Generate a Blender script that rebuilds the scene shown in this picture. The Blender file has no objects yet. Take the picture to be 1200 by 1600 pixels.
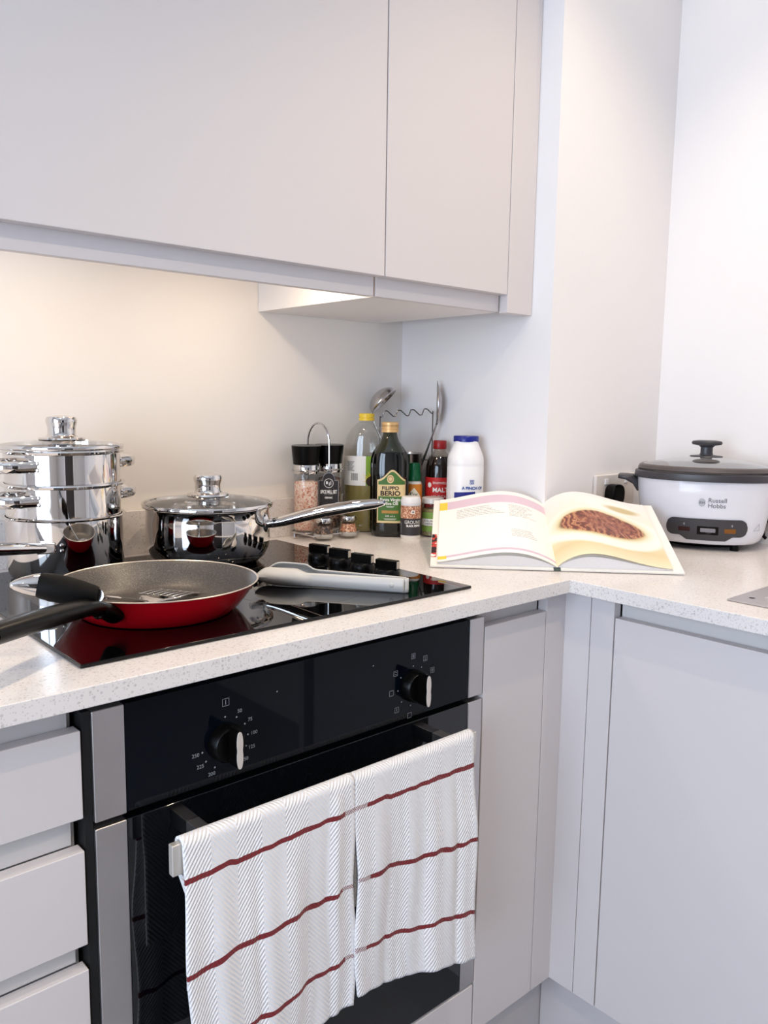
import bpy, bmesh, math, random
from mathutils import Vector, Matrix
random.seed(7)
PI = math.pi
sc = bpy.context.scene
col = sc.collection

# ------------------------------------------------------------------ camera
CX, CY, CZ = -1.0726, -0.7550, 0.2769          # metres; z = 0 is the worktop surface, x/y = 0 its inner corner
YAW, PITCH, ROLL, FPX = -0.7280, -0.1342, 0.0146, 1277.58
_fw = Vector((-math.sin(YAW)*math.cos(PITCH), math.cos(YAW)*math.cos(PITCH), math.sin(PITCH)))
_r = Vector((math.cos(YAW), math.sin(YAW), 0)); _u = _r.cross(_fw)
_r, _u = _r*math.cos(ROLL)+_u*math.sin(ROLL), _u*math.cos(ROLL)-_r*math.sin(ROLL)
CAM = Vector((CX, CY, CZ))
cd = bpy.data.cameras.new('camera'); cam = bpy.data.objects.new('camera', cd); col.objects.link(cam)
cd.sensor_fit = 'VERTICAL'; cd.sensor_height = 36; cd.sensor_width = 27; cd.lens = 36*FPX/1600
cd.clip_start = 0.02
cam.matrix_world = Matrix(((_r.x, _u.x, -_fw.x, CX), (_r.y, _u.y, -_fw.y, CY), (_r.z, _u.z, -_fw.z, CZ), (0, 0, 0, 1)))
sc.camera = cam

# ------------------------------------------------------------------ exposure, sky
sc.view_settings.view_transform = 'Standard'; sc.view_settings.look = 'None'
sc.view_settings.gamma = 1; sc.view_settings.use_curve_mapping = False
sc.view_settings.exposure = 0.0
sc.cycles.use_denoising = True
sc.cycles.sample_clamp_indirect = 6
sc.cycles.transparent_max_bounces = 24
w = bpy.data.worlds.new('world'); sc.world = w; w.use_nodes = True
w.node_tree.nodes['Background'].inputs[0].default_value = (0.62, 0.76, 1.0, 1)
w.node_tree.nodes['Background'].inputs[1].default_value = 1.0

def light(name, kind, loc, power, color, **k):
    l = bpy.data.lights.new(name, kind); l.energy = power; l.color = color
    for a, b in k.items(): setattr(l, a, b)
    o = bpy.data.objects.new(name, l); col.objects.link(o); o.location = loc
    return o
DAY_W = 64
wl = light('window_daylight', 'AREA', (-2.66, -0.75, 0.35), DAY_W, (0.66, 0.80, 1.0), shape='RECTANGLE', size=1.5, size_y=1.35)
wl.rotation_euler = (0, -PI/2, 0)

# ------------------------------------------------------------------ helpers
def px(u, v, z):                               # the point on the level z that the photograph shows at pixel (u, v)
    d = _r*((u-600)/FPX) - _u*((v-800)/FPX) + _fw
    return CAM + d*((z-CZ)/d.z)
def away(x, y):
    return Vector((x-CX, y-CY, 0)).normalized()
def stand(u, v, b):                            # centre of a thing whose near base edge is seen at (u, v), b deep to its middle
    q = px(u, v, 0); q = q + away(q.x, q.y)*b
    return (q.x, q.y)
def face(x, y, extra=0):                       # turn so that local -y looks toward where the photo was taken
    return math.atan2(CY-y, CX-x)+PI/2+math.radians(extra)
def lin(c): return c/12.92 if c <= .04045 else ((c+.055)/1.055)**2.4
def rgb(r, g, b): return (lin(r/255), lin(g/255), lin(b/255), 1)

MATS = {}
def mat(name, c, rough=.5, metal=0, spec=.5, coat=0, noise=0, nscale=40, bump=0, bscale=200, trans=0, ior=1.45, emit=0, alpha=None):
    if name in MATS: return MATS[name]
    m = bpy.data.materials.new(name); m.use_nodes = True; nt = m.node_tree; b = nt.nodes['Principled BSDF']
    b.inputs['Base Color'].default_value = c; b.inputs['Roughness'].default_value = rough; b.inputs['Metallic'].default_value = metal
    b.inputs['Specular IOR Level'].default_value = spec; b.inputs['Coat Weight'].default_value = coat
    b.inputs['Transmission Weight'].default_value = trans; b.inputs['IOR'].default_value = ior
    if emit: b.inputs['Emission Color'].default_value = c; b.inputs['Emission Strength'].default_value = emit
    if noise or bump:
        tc = nt.nodes.new('ShaderNodeTexCoord')
    if noise:
        n = nt.nodes.new('ShaderNodeTexNoise'); n.inputs['Scale'].default_value = nscale; n.inputs['Detail'].default_value = 4
        r = nt.nodes.new('ShaderNodeMapRange'); r.inputs['To Min'].default_value = 1-noise; r.inputs['To Max'].default_value = 1+noise
        x = nt.nodes.new('ShaderNodeMix'); x.data_type = 'RGBA'; x.blend_type = 'MULTIPLY'; x.inputs['Factor'].default_value = 1
        nt.links.new(tc.outputs['Object'], n.inputs['Vector']); nt.links.new(n.outputs['Fac'], r.inputs['Value'])
        x.inputs['A'].default_value = c; nt.links.new(r.outputs['Result'], x.inputs['B']); nt.links.new(x.outputs['Result'], b.inputs['Base Color'])
    if bump:
        n = nt.nodes.new('ShaderNodeTexNoise'); n.inputs['Scale'].default_value = bscale; n.inputs['Detail'].default_value = 3
        bp = nt.nodes.new('ShaderNodeBump'); bp.inputs['Strength'].default_value = bump; bp.inputs['Distance'].default_value = .001
        nt.links.new(tc.outputs['Object'], n.inputs['Vector']); nt.links.new(n.outputs['Fac'], bp.inputs['Height']); nt.links.new(bp.outputs['Normal'], b.inputs['Normal'])
    MATS[name] = m
    return m
def thin_glass(name, tint, base=.04, rough=.01, power=4):
    m = bpy.data.materials.new(name); m.use_nodes = True; nt = m.node_tree; nt.nodes.clear()
    o = nt.nodes.new('ShaderNodeOutputMaterial'); t = nt.nodes.new('ShaderNodeBsdfTransparent'); g = nt.nodes.new('ShaderNodeBsdfGlossy')
    t.inputs[0].default_value = tint; g.inputs['Roughness'].default_value = rough; g.inputs['Color'].default_value = (1, 1, 1, 1)
    lw = nt.nodes.new('ShaderNodeLayerWeight'); lw.inputs[0].default_value = .5
    pw = nt.nodes.new('ShaderNodeMath'); pw.operation = 'POWER'; pw.inputs[1].default_value = power
    ml = nt.nodes.new('ShaderNodeMath'); ml.operation = 'MULTIPLY_ADD'; ml.inputs[1].default_value = .75; ml.inputs[2].default_value = base
    mx = nt.nodes.new('ShaderNodeMixShader')
    nt.links.new(lw.outputs['Facing'], pw.inputs[0]); nt.links.new(pw.outputs[0], ml.inputs[0]); nt.links.new(ml.outputs[0], mx.inputs[0])
    nt.links.new(t.outputs[0], mx.inputs[1]); nt.links.new(g.outputs[0], mx.inputs[2]); nt.links.new(mx.outputs[0], o.inputs[0])
    return m
class N:                                        # tiny node builder for the printed materials
    def __init__(s, name):
        s.m = bpy.data.materials.new(name); s.m.use_nodes = True; s.t = s.m.node_tree; s.b = s.t.nodes['Principled BSDF']
        s.tc = s.t.nodes.new('ShaderNodeTexCoord')
    def sep(s, out='UV'):
        x = s.t.nodes.new('ShaderNodeSeparateXYZ'); s.t.links.new(s.tc.outputs[out], x.inputs[0]); return x.outputs[0], x.outputs[1], x.outputs[2]
    def op(s, o, a, b=None, c=None):
        n = s.t.nodes.new('ShaderNodeMath'); n.operation = o
        for i, q in enumerate((a, b, c)):
            if q is None: continue
            if isinstance(q, (int, float)): n.inputs[i].default_value = q
            else: s.t.links.new(q, n.inputs[i])
        return n.outputs[0]
    def band(s, x, a, b): return s.op('MULTIPLY', s.op('GREATER_THAN', x, a), s.op('LESS_THAN', x, b))
    def noise(s, scale, detail=3, out='UV', dist=0, color=False):
        n = s.t.nodes.new('ShaderNodeTexNoise'); n.inputs['Scale'].default_value = scale; n.inputs['Detail'].default_value = detail; n.inputs['Distortion'].default_value = dist
        s.t.links.new(s.tc.outputs[out], n.inputs['Vector']); return n.outputs['Color' if color else 'Fac']
    def ramp(s, f, stops, interp='LINEAR'):
        n = s.t.nodes.new('ShaderNodeValToRGB'); n.color_ramp.interpolation = interp
        e = n.color_ramp.elements
        while len(e) < len(stops): e.new(.5)
        for i, (p_, c) in enumerate(stops): e[i].position = p_; e[i].color = c
        s.t.links.new(f, n.inputs[0]); return n.outputs[0]
    def mix(s, f, a, b, mode='MIX'):
        n = s.t.nodes.new('ShaderNodeMix'); n.data_type = 'RGBA'; n.blend_type = mode
        if isinstance(f, (int, float)): n.inputs['Factor'].default_value = f
        else: s.t.links.new(f, n.inputs['Factor'])
        for k, q in (('A', a), ('B', b)):
            if isinstance(q, tuple): n.inputs[k].default_value = q
            else: s.t.links.new(q, n.inputs[k])
        return n.outputs['Result']
    def bump(s, h, strength=.5, dist=.001):
        n = s.t.nodes.new('ShaderNodeBump'); n.inputs['Strength'].default_value = strength; n.inputs['Distance'].default_value = dist
        s.t.links.new(h, n.inputs['Height']); s.t.links.new(n.outputs['Normal'], s.b.inputs['Normal'])
    def done(s, c, rough=.5):
        if isinstance(c, tuple): s.b.inputs['Base Color'].default_value = c
        else: s.t.links.new(c, s.b.inputs['Base Color'])
        s.b.inputs['Roughness'].default_value = rough; return s.m

class MB:
    def __init__(s): s.v = []; s.f = []; s.uv = {}
    def add(s, vs, fs):
        k = len(s.v); s.v += [tuple(q) for q in vs]; s.f += [tuple(i+k for i in f) for f in fs]; return s
    def box(s, x0, x1, y0, y1, z0, z1):
        vs = [(x, y, z) for z in (z0, z1) for y in (y0, y1) for x in (x0, x1)]
        return s.add(vs, [(0, 2, 3, 1), (4, 5, 7, 6), (0, 1, 5, 4), (2, 6, 7, 3), (0, 4, 6, 2), (1, 3, 7, 5)])
    def prism(s, poly, z0, z1):                # poly counter-clockwise in xy
        n = len(poly)
        return s.add([(x, y, z0) for x, y in poly]+[(x, y, z1) for x, y in poly],
                     [tuple(range(n-1, -1, -1)), tuple(range(n, 2*n))]+[(i, (i+1) % n, n+(i+1) % n, n+i) for i in range(n)])
    def plate(s, poly, y0, y1):                # poly in xz, extruded along y
        n = len(poly)
        return s.add([(x, y0, z) for x, z in poly]+[(x, y1, z) for x, z in poly],
                     [tuple(range(n)), tuple(range(2*n-1, n-1, -1))]+[((i+1) % n, i, n+i, n+(i+1) % n) for i in range(n)])
    def lathe(s, prof, n=48, sx=1, sy=1, sq=2.0, cx=0, cy=0, a0=0.0):
        rings = []; k0 = len(s.v)
        for r, z in prof:
            if r < 1e-6: rings.append([len(s.v)]); s.v.append((cx, cy, z)); continue
            ring = []
            for i in range(n):
                a = a0+2*PI*i/n; ca, sa = math.cos(a), math.sin(a)
                m = 1 if sq == 2 else (abs(ca)**sq+abs(sa)**sq)**(-1/sq)
                ring.append(len(s.v)); s.v.append((cx+r*m*ca*sx, cy+r*m*sa*sy, z))
            rings.append(ring)
        for a, b in zip(rings, rings[1:]):
            if len(a) == 1 and len(b) == 1: continue
            for i in range(n):
                j = (i+1) % n
                if len(a) == 1: s.f.append((a[0], b[j], b[i]))
                elif len(b) == 1: s.f.append((a[i], a[j], b[0]))
                else: s.f.append((a[i], a[j], b[j], b[i]))
        return s
    def tube(s, pts, r, n=10, closed=False, flat=1.0, up=None):
        P = [Vector(q) for q in pts]; m = len(P); rr = r if isinstance(r, (list, tuple)) else [r]*m
        rings = []; prev = None
        for i in range(m):
            a = P[i-1] if (i > 0 or closed) else P[i]; b = P[(i+1) % m] if (i < m-1 or closed) else P[i]
            t = (b-a).normalized()
            if up is not None: nrm = Vector(up)-t*t.dot(Vector(up))
            elif prev is None: nrm = t.orthogonal()
            else: nrm = prev-t*t.dot(prev)
            nrm.normalize(); prev = nrm; bi = t.cross(nrm)
            ring = []
            for k in range(n):
                an = 2*PI*k/n; q = P[i]+nrm*(math.cos(an)*rr[i]*flat)+bi*(math.sin(an)*rr[i])
                ring.append(len(s.v)); s.v.append(tuple(q))
            rings.append(ring)
        for i in range(m if closed else m-1):
            a, b = rings[i], rings[(i+1) % m]
            for k in range(n): s.f.append((a[k], a[(k+1) % n], b[(k+1) % n], b[k]))
        if not closed: s.f.append(tuple(reversed(rings[0]))); s.f.append(tuple(rings[-1]))
        return s
    def grid(s, fn, nu, nv, uv=True, flip=False):
        k = len(s.v)
        for j in range(nv+1):
            for i in range(nu+1):
                s.v.append(tuple(fn(i/nu, j/nv)))
                if uv: s.uv[len(s.v)-1] = (i/nu, j/nv)
        for j in range(nv):
            for i in range(nu):
                q = (k+j*(nu+1)+i, k+j*(nu+1)+i+1, k+(j+1)*(nu+1)+i+1, k+(j+1)*(nu+1)+i)
                s.f.append(tuple(reversed(q)) if flip else q)
        return s
    def build(s, name, m, parent=None, bevel=0, seg=2, smooth=35, solid=0, loc=None, fix=True):
        me = bpy.data.meshes.new(name); me.from_pydata(s.v, [], s.f)
        if fix:
            bm = bmesh.new(); bm.from_mesh(me); bmesh.ops.recalc_face_normals(bm, faces=bm.faces); bm.to_mesh(me); bm.free()
        if s.uv:
            ul = me.uv_layers.new(name='UVMap')
            for lp in me.loops: ul.data[lp.index].uv = s.uv.get(lp.vertex_index, (0, 0))
        if smooth:
            me.polygons.foreach_set('use_smooth', [True]*len(me.polygons)); me.set_sharp_from_angle(angle=math.radians(smooth))
        me.materials.append(m)
        o = bpy.data.objects.new(name, me); col.objects.link(o)
        if parent: o.parent = parent
        if loc: o.location = loc
        if solid:
            md = o.modifiers.new('thickness', 'SOLIDIFY'); md.thickness = solid; md.offset = 0
        if bevel:
            md = o.modifiers.new('bevel', 'BEVEL'); md.width = bevel; md.segments = seg; md.limit_method = 'ANGLE'; md.angle_limit = math.radians(40); md.harden_normals = True
        return o
def tag(o, label, cat, group=None, kind=None):
    if label: o['label'] = label
    if cat: o['category'] = cat
    if group: o['group'] = group
    if kind: o['kind'] = kind
    return o
def thing(name, label, cat, loc=(0, 0, 0), rz=0, group=None):
    o = bpy.data.objects.new(name, None); o.empty_display_size = .02; col.objects.link(o); o.location = loc; o.rotation_euler = (0, 0, rz)
    return tag(o, label, cat, group)
def struct(o, label=None, cat=None):
    return tag(o, label, cat, kind='structure')
def copy_tree(o, parent=None):
    c = o.copy(); col.objects.link(c); c.parent = parent
    for ch in list(o.children): copy_tree(ch, c)
    return c
_fonts = {}
def text_geo(s, size, align='CENTER', bold=0.0):
    cu = bpy.data.curves.new('lettering', 'FONT'); cu.body = s; cu.size = size; cu.align_x = align; cu.offset = bold; cu.resolution_u = 3
    o = bpy.data.objects.new('lettering', cu); col.objects.link(o)
    dg = bpy.context.evaluated_depsgraph_get(); me = bpy.data.meshes.new_from_object(o.evaluated_get(dg))
    vs = [tuple(q.co) for q in me.vertices]; fs = [tuple(f.vertices) for f in me.polygons]
    bpy.data.objects.remove(o); bpy.data.curves.remove(cu); bpy.data.meshes.remove(me)
    return vs, fs
def text(s, size, fn, m, parent, align='CENTER', bold=0.0, sx=1.0, name='lettering'):
    vs, fs = text_geo(s, size, align, bold)
    b = MB(); b.add([fn(x*sx, y) for x, y, z in vs], fs)
    return b.build(name, m, parent, smooth=0, fix=False)
def round_r(r, sq=2.0, sx=1, sy=1):             # surface of a round / squarish / oval bottle wall, angle measured from local -y
    def f(a, off=0):
        t = a-PI/2; ca, sa = math.cos(t), math.sin(t); m = 1 if sq == 2 else (abs(ca)**sq+abs(sa)**sq)**(-1/sq)
        return ((r*sx+off)*m*ca, (r*sy+off)*m*sa)
    return f
def wrap(R, a0, a1, z0, z1, m, parent, name='label', off=.0005, n=24, top=None, nv=1):
    def fn(u, v):
        a = a0+(a1-a0)*u; x, y = R(a, off); zt = z1 if top is None else top(u)
        return (x, y, z0+(zt-z0)*v)
    return MB().grid(fn, n, nv).build(name, m, parent, smooth=60, fix=False)
def wtext(s, size, R, z, m, parent, ac=0.0, off=.0009, scale=None, align='CENTER', bold=0.0, sx=1.0):
    k = scale or 1/max(1e-6, abs(R(0)[1]))
    return text(s, size, lambda x, y: (*R(ac+x*k, off), z+y), m, parent, align, bold, sx)

# ------------------------------------------------------------------ materials
def M_counter():
    n = N('speckled_quartz')
    vo = n.t.nodes.new('ShaderNodeTexVoronoi'); vo.inputs['Scale'].default_value = 260; n.t.links.new(n.tc.outputs['Object'], vo.inputs['Vector'])
    vo2 = n.t.nodes.new('ShaderNodeTexVoronoi'); vo2.inputs['Scale'].default_value = 480; n.t.links.new(n.tc.outputs['Object'], vo2.inputs['Vector'])
    rnd = n.t.nodes.new('ShaderNodeSeparateColor'); n.t.links.new(vo.outputs['Color'], rnd.inputs[0])
    rn2 = n.t.nodes.new('ShaderNodeSeparateColor'); n.t.links.new(vo2.outputs['Color'], rn2.inputs[0])
    f1 = n.op('MULTIPLY', n.op('GREATER_THAN', rnd.outputs[0], .84), n.op('LESS_THAN', vo.outputs['Distance'], .40))
    f2 = n.op('MULTIPLY', n.op('GREATER_THAN', rn2.outputs[0], .70), n.op('LESS_THAN', vo2.outputs['Distance'], .45))
    c = n.mix(n.noise(9, 3, 'Object'), rgb(228, 220, 217), rgb(234, 229, 227))
    c = n.mix(n.op('MULTIPLY', f2, .38), c, rgb(175, 168, 168)); c = n.mix(n.op('MULTIPLY', f1, .38), c, rgb(158, 150, 150))
    return n.done(c, .22)
COUNTER = M_counter()
WALL = mat('matt_white_wall', rgb(240, 236, 236), .85, noise=.012, nscale=5, bump=.12, bscale=160)
WALLW = mat('matt_cream_wall', rgb(240, 234, 228), .85, noise=.012, nscale=5, bump=.12, bscale=160)
CEIL = mat('ceiling_white', rgb(242, 242, 242), .9, noise=.01)
FLOOR = mat('floor_grey_vinyl', rgb(150, 152, 158), .4, noise=.06, nscale=6)
CAB = mat('cashmere_grey_lacquer', rgb(214, 207, 207), .42, noise=.008, nscale=3)
CARC = mat('carcass_board', rgb(212, 207, 205), .5, noise=.01, nscale=8)
UNDER = mat('white_melamine', rgb(232, 228, 226), .5, noise=.01)
BLACKGAP = mat('black_oven_trim', rgb(12, 12, 13), .6, noise=.02)  # oven housing and its side trim, black in themselves
BGLASS = mat('black_oven_glass', rgb(5, 10, 18), .03, spec=.2, noise=.05)  # slight blue in the base colour stands in for the bluish room reflection
DGLASS = mat('black_oven_door_glass', rgb(3, 5, 9), .03, spec=.75, noise=.05)
HGLASS = mat('black_hob_glass', rgb(4, 4, 5), .02, spec=.42, noise=.05)
BRUSH = mat('brushed_steel', rgb(206, 200, 198), .36, metal=1, noise=.05, nscale=30)
STEEL = mat('polished_steel', rgb(222, 218, 215), .045, metal=1, noise=.015, nscale=20)
SATIN = mat('satin_steel', rgb(196, 192, 190), .22, metal=1, noise=.03, nscale=25)
CHROME = mat('chrome_wire', rgb(205, 203, 203), .08, metal=1, noise=.02)
DWIRE = mat('dark_chrome_wire', rgb(120, 116, 114), .18, metal=1, noise=.03)
BLACK = mat('black_plastic', rgb(7, 6, 6), .28, spec=.18, noise=.04)
SOFTBLK = mat('soft_black_rubber', rgb(10, 9, 9), .6, spec=.15, noise=.05, bump=.1)
RED = mat('glossy_red_enamel', rgb(168, 8, 22), .22, coat=.5, noise=.03)
CLEAR = thin_glass('clear_glass', (.97, .97, .96, 1))
CLEARD = thin_glass('clear_glass_lid', (.95, .95, .93, 1), .07)
PRINTW = mat('white_print', rgb(238, 236, 232), .6, noise=.01)
PRINTG = mat('grey_print', rgb(150, 152, 158), .6, noise=.01)
PRINTK = mat('black_print', rgb(22, 20, 20), .6, noise=.01)
WHITEPL = mat('white_plastic', rgb(236, 234, 236), .3, noise=.008)

# ------------------------------------------------------------------ the room
T = .0216; YW = .628; XR1 = .208; YB = .2146; XR2 = .609; ZF = -.90; ZC = 1.50; XL = -2.6; YFR = -2.6
struct(MB().box(XL-.1, XR2+.1, YFR-.1, YW+.1, ZF-.06, ZF).build('floor', FLOOR, smooth=0), 'grey vinyl kitchen floor', 'floor')
struct(MB().box(XL-.1, XR2+.1, YFR-.1, YW+.1, ZC, ZC+.06).build('ceiling', CEIL, smooth=0), 'flat white ceiling', 'ceiling')
struct(MB().box(XL-.1, XR2+.1, YW, YW+.1, ZF, ZC).build('wall_back', WALLW, smooth=0), 'cream painted wall behind the hob', 'wall')
struct(MB().box(XR2, XR2+.1, YFR, YW, ZF, ZC).build('wall_right', WALL, smooth=0), 'white painted wall beside the rice cooker', 'wall')
struct(MB().box(XR1, XR2, YB, YW, ZF, ZC).build('wall_corner_pier', WALL, smooth=0), 'boxed-out pier filling the corner right of the wall cabinets', 'wall')
wb = MB(); wy0, wy1, wz0, wz1 = -1.5, 0.0, -.35, 1.05
wb.box(XL-.1, XL, YFR, wy0, ZF, ZC).box(XL-.1, XL, wy1, YW, ZF, ZC).box(XL-.1, XL, wy0, wy1, ZF, wz0).box(XL-.1, XL, wy0, wy1, wz1, ZC)
struct(wb.build('wall_left', WALL, smooth=0), 'white wall with the window', 'wall')
struct(MB().box(XL-.1, XR2+.1, YFR-.1, YFR, ZF, ZC).build('wall_front', mat('matt_taupe_wall', rgb(205, 200, 200), .85, noise=.02), smooth=0), 'taupe wall facing the kitchen', 'wall')
win = thing('window_1', 'white framed window letting in daylight', 'window', (XL-.05, (wy0+wy1)/2, wz0)); win['kind'] = 'structure'
wf = MB(); H = wz1-wz0; W2 = (wy1-wy0)/2
for a, b, c, d in ((-W2, W2, 0, .05), (-W2, W2, H-.05, H), (-W2, -W2+.05, .05, H-.05), (W2-.05, W2, .05, H-.05), (-.03, .03, .05, H-.05)): wf.box(-.03, .03, a, b, c, d)
wf.build('window_frame', WHITEPL, win, bevel=.003)
for s in (-1, 1):
    MB().box(-.004, .004, min(s*.03, s*(W2-.05)), max(s*.03, s*(W2-.05)), .05, H-.05).build('pane', CLEAR, win, smooth=0)
dr = thing('added_door', 'unseen dark door added to the facing wall for dark reflections in the steel pots', 'door', (-1.1, YFR, ZF)); dr['kind'] = 'structure'  # door added out of view to give the polished steel dark bands to reflect
MB().box(-.42, .42, .005, .045, 0, 2.02).build('door_leaf', mat('dark_door_paint', rgb(52, 44, 42), .4, noise=.03), dr, bevel=.003)
df = MB().box(-.50, -.42, 0, .06, 0, 2.10).box(.42, .50, 0, .06, 0, 2.10).box(-.42, .42, 0, .06, 2.02, 2.10)
df.build('door_frame', WHITEPL, dr, bevel=.003)
MB().tube([(.36, .045, 1.0), (.36, .09, 1.0), (.25, .09, 1.0)], .009).build('door_handle', BRUSH, dr)

# ceiling downlights (real fittings with their own lamp)
WARM = (1.0, .83, .60)
def downlight(x, y, power, color, spot=100, label=None):
    t = thing('downlight', label, 'ceiling light', (x, y, ZC), 0, 'ceiling downlights')
    MB().lathe([(.030, -.001), (.046, -.001), (.048, -.004), (.046, -.008), (.034, -.008), (.030, -.004), (.030, -.001)], 32).build('bezel', CHROME, t)
    e = MB().lathe([(0, -.003), (.030, -.003)], 32); e.build('lamp_disc', mat('lamp_glow', (1, .85, .66, 1), emit=25), t, smooth=0)
    l = light('downlight_lamp', 'SPOT', (0, 0, -.012), power, color, spot_size=math.radians(spot), spot_blend=.6, shadow_soft_size=.01); l.parent = t
    return t
downlight(-1.45, -1.38, 30, WARM, 130, 'ceiling downlight behind the viewer, casting the pan handle shadow')
downlight(.06, -.32, 26, WARM, 110, 'ceiling downlight over the inner corner of the worktop')
downlight(.26, .02, 3.0, WARM, 110, 'ceiling downlight close to the corner pier, washing its face')
downlight(-.52, -.78, 25, WARM, 125, 'ceiling downlight in front of the wall cabinets')
downlight(-.20, -1.60, 10, WARM, 120, 'ceiling downlight over the room, toward the facing wall')

# ------------------------------------------------------------------ worktop, upstand, base units
XLW, YRW = -1.42, -.78
poly = [(XLW, 0), (0, 0), (0, YRW), (XR2-.001, YRW), (XR2-.001, YB-.001), (XR1-.001, YB-.001), (XR1-.001, YW-.001), (XLW, YW-.001)]
tag(MB().prism(poly, -T, 0).build('worktop', COUNTER, bevel=.0012, seg=2), 'L-shaped white speckled quartz worktop', 'worktop')
tag(MB().box(XLW, XR1-.002, YW-.013, YW-.0015, 0, .078).build('upstand', COUNTER, bevel=.001), 'low speckled quartz upstand along the cream wall behind the pans', 'upstand')

YO = .0288; DT = .018; ZD = -.0543; ZB = -.725
# drawer unit
du = thing('drawer_unit', 'grey handleless drawer unit left of the oven', 'drawer unit', (-1.075, .3, ZF))
def L(o, x, y, z): o.location = (x-o.parent.location.x, y-o.parent.location.y, z-o.parent.location.z); return o
def bx(name, m, parent, x0, x1, y0, y1, z0, z1, bevel=0.0, label=None):
    p_ = parent.location if parent.parent is None else parent.location+parent.parent.location
    o = MB().box(x0-p_.x, x1-p_.x, y0-p_.y, y1-p_.y, z0-p_.z, z1-p_.z).build(name, m, parent, bevel=bevel, smooth=35 if bevel else 0)
    if label: o['label'] = label
    return o
bx('carcass', CARC, du, -1.374, -.778, .055, .6, -.75, -T-.001)
for z0, z1 in ((-.148, -.0545), (-.287, -.183), (ZB, -.315)): bx('drawer_front', CAB, du, -1.374, -.777, YO, YO+DT, z0, z1, .0012)
for z0, z1 in ((-.056, -T-.002), (-.182, -.140), (-.314, -.279)): bx('finger_rail', CARC, du, -1.374, -.784, YO+.0185, YO+.026, z0, z1)
# narrow unit
nu = thing('base_cabinet', 'narrow grey base cabinet between the oven and the corner', 'cabinet', (-.095, .3, ZF))
bx('carcass', CARC, nu, -.168, -.021, .055, .6, -.75, -T-.001)
bx('door', CAB, nu, -.1675, -.0205, YO, YO+DT, ZB, ZD, .0012)
bx('finger_rail', CARC, nu, -.1675, -.0205, YO+.019, YO+.026, ZD-.02, -T-.001)
XF = .0312
f1 = thing('corner_filler', 'grey L-shaped corner filler post where the two runs meet', 'filler panel', (.01, .03, ZB))
bx('filler_panel', CAB, f1, -.0188, XF, YO, YO+DT, ZB, -T-.0005, .0008)
bx('filler_panel', CAB, f1, XF, XF+DT, -.0200, YO+DT, ZB, -T-.0005, .0008)
f2 = bx('filler_strip', CAB, thing('side_filler', 'narrow upright grey strip beside the right-hand cabinet door', 'filler panel', (.04, -.042, ZB)), XF, XF+DT, -.0632, -.0212, ZB, -T-.0005, .0008)
# right unit
ru = thing('base_cabinet', 'wide grey base cabinet under the drainer', 'cabinet', (.3, -.37, ZF))
bx('carcass', CARC, ru, XF+.027, .59, -.70, -.066, -.75, -T-.001)
bx('door', CAB, ru, XF, XF+DT, -.66, -.0652, ZB, ZD, .0012)
bx('finger_rail', CARC, ru, XF+.019, XF+.0265, -.66, -.0655, ZD-.02, -T-.001)
bx('side_panel', CAB, ru, XF, .59, -.72, -.702, ZF, -T-.001)
# plinths
tag(MB().box(-1.374, .10, .085, .10, ZF, -.752).build('plinth', CAB, smooth=0), 'recessed grey plinth under the oven run', 'plinth')
tag(MB().box(.085, .10, -.70, .083, ZF, -.752).build('plinth', CAB, smooth=0), 'recessed grey plinth under the right-hand cabinet', 'plinth')
tag(MB().box(-.776, -.171, YO, YO+DT, ZB, -.6375).build('oven_filler_panel', CAB, bevel=.001), 'grey filler panel directly beneath the oven', 'filler panel')

# ------------------------------------------------------------------ oven
ov = thing('oven', 'built-in black glass oven with steel edges and two knobs', 'oven', (-.468, .3, -.634))
XO0, XO1 = -.7655, -.1708
bx('housing', BLACKGAP, ov, -.7745, -.1700, YO+.017, .58, -.6335, -T-.0012)
bx('housing_trim', BLACKGAP, ov, -.7745, XO0-.0005, YO+.004, YO+.017, -.6335, -.0375)
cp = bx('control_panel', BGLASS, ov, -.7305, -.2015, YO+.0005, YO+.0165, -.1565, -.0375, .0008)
door = bx('oven_door', DGLASS, ov, -.7305, -.2015, YO+.0005, YO+.0165, -.6335, -.1645, .0008)
for x0, x1 in ((XO0, -.731), (-.201, XO1)):
    bx('steel_edge', BRUSH, cp, x0, x1, YO-.0005, YO+.0165, -.1575, -.0375, .0015)
    bx('steel_edge', BRUSH, door, x0, x1, YO-.0005, YO+.0165, -.6335, -.1645, .0015)
hd = bx('door_handle', mat('pale_aluminium', rgb(222, 216, 208), .45, metal=.7, noise=.02), door, -.7065, -.2390, YO-.0520, YO-.0430, -.2165, -.1820, .0012)
for x in (-.655, -.268): bx('handle_bracket', BRUSH, door, x-.008, x+.008, YO-.0430, YO+.0005, -.2100, -.1900, .001)
def ovp(x, z, y=YO):                            # panel-face local mapping helper
    p_ = ov.location; return lambda a, b: (x+a-p_.x, y-.0002-p_.y, z+b-p_.z)
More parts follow.
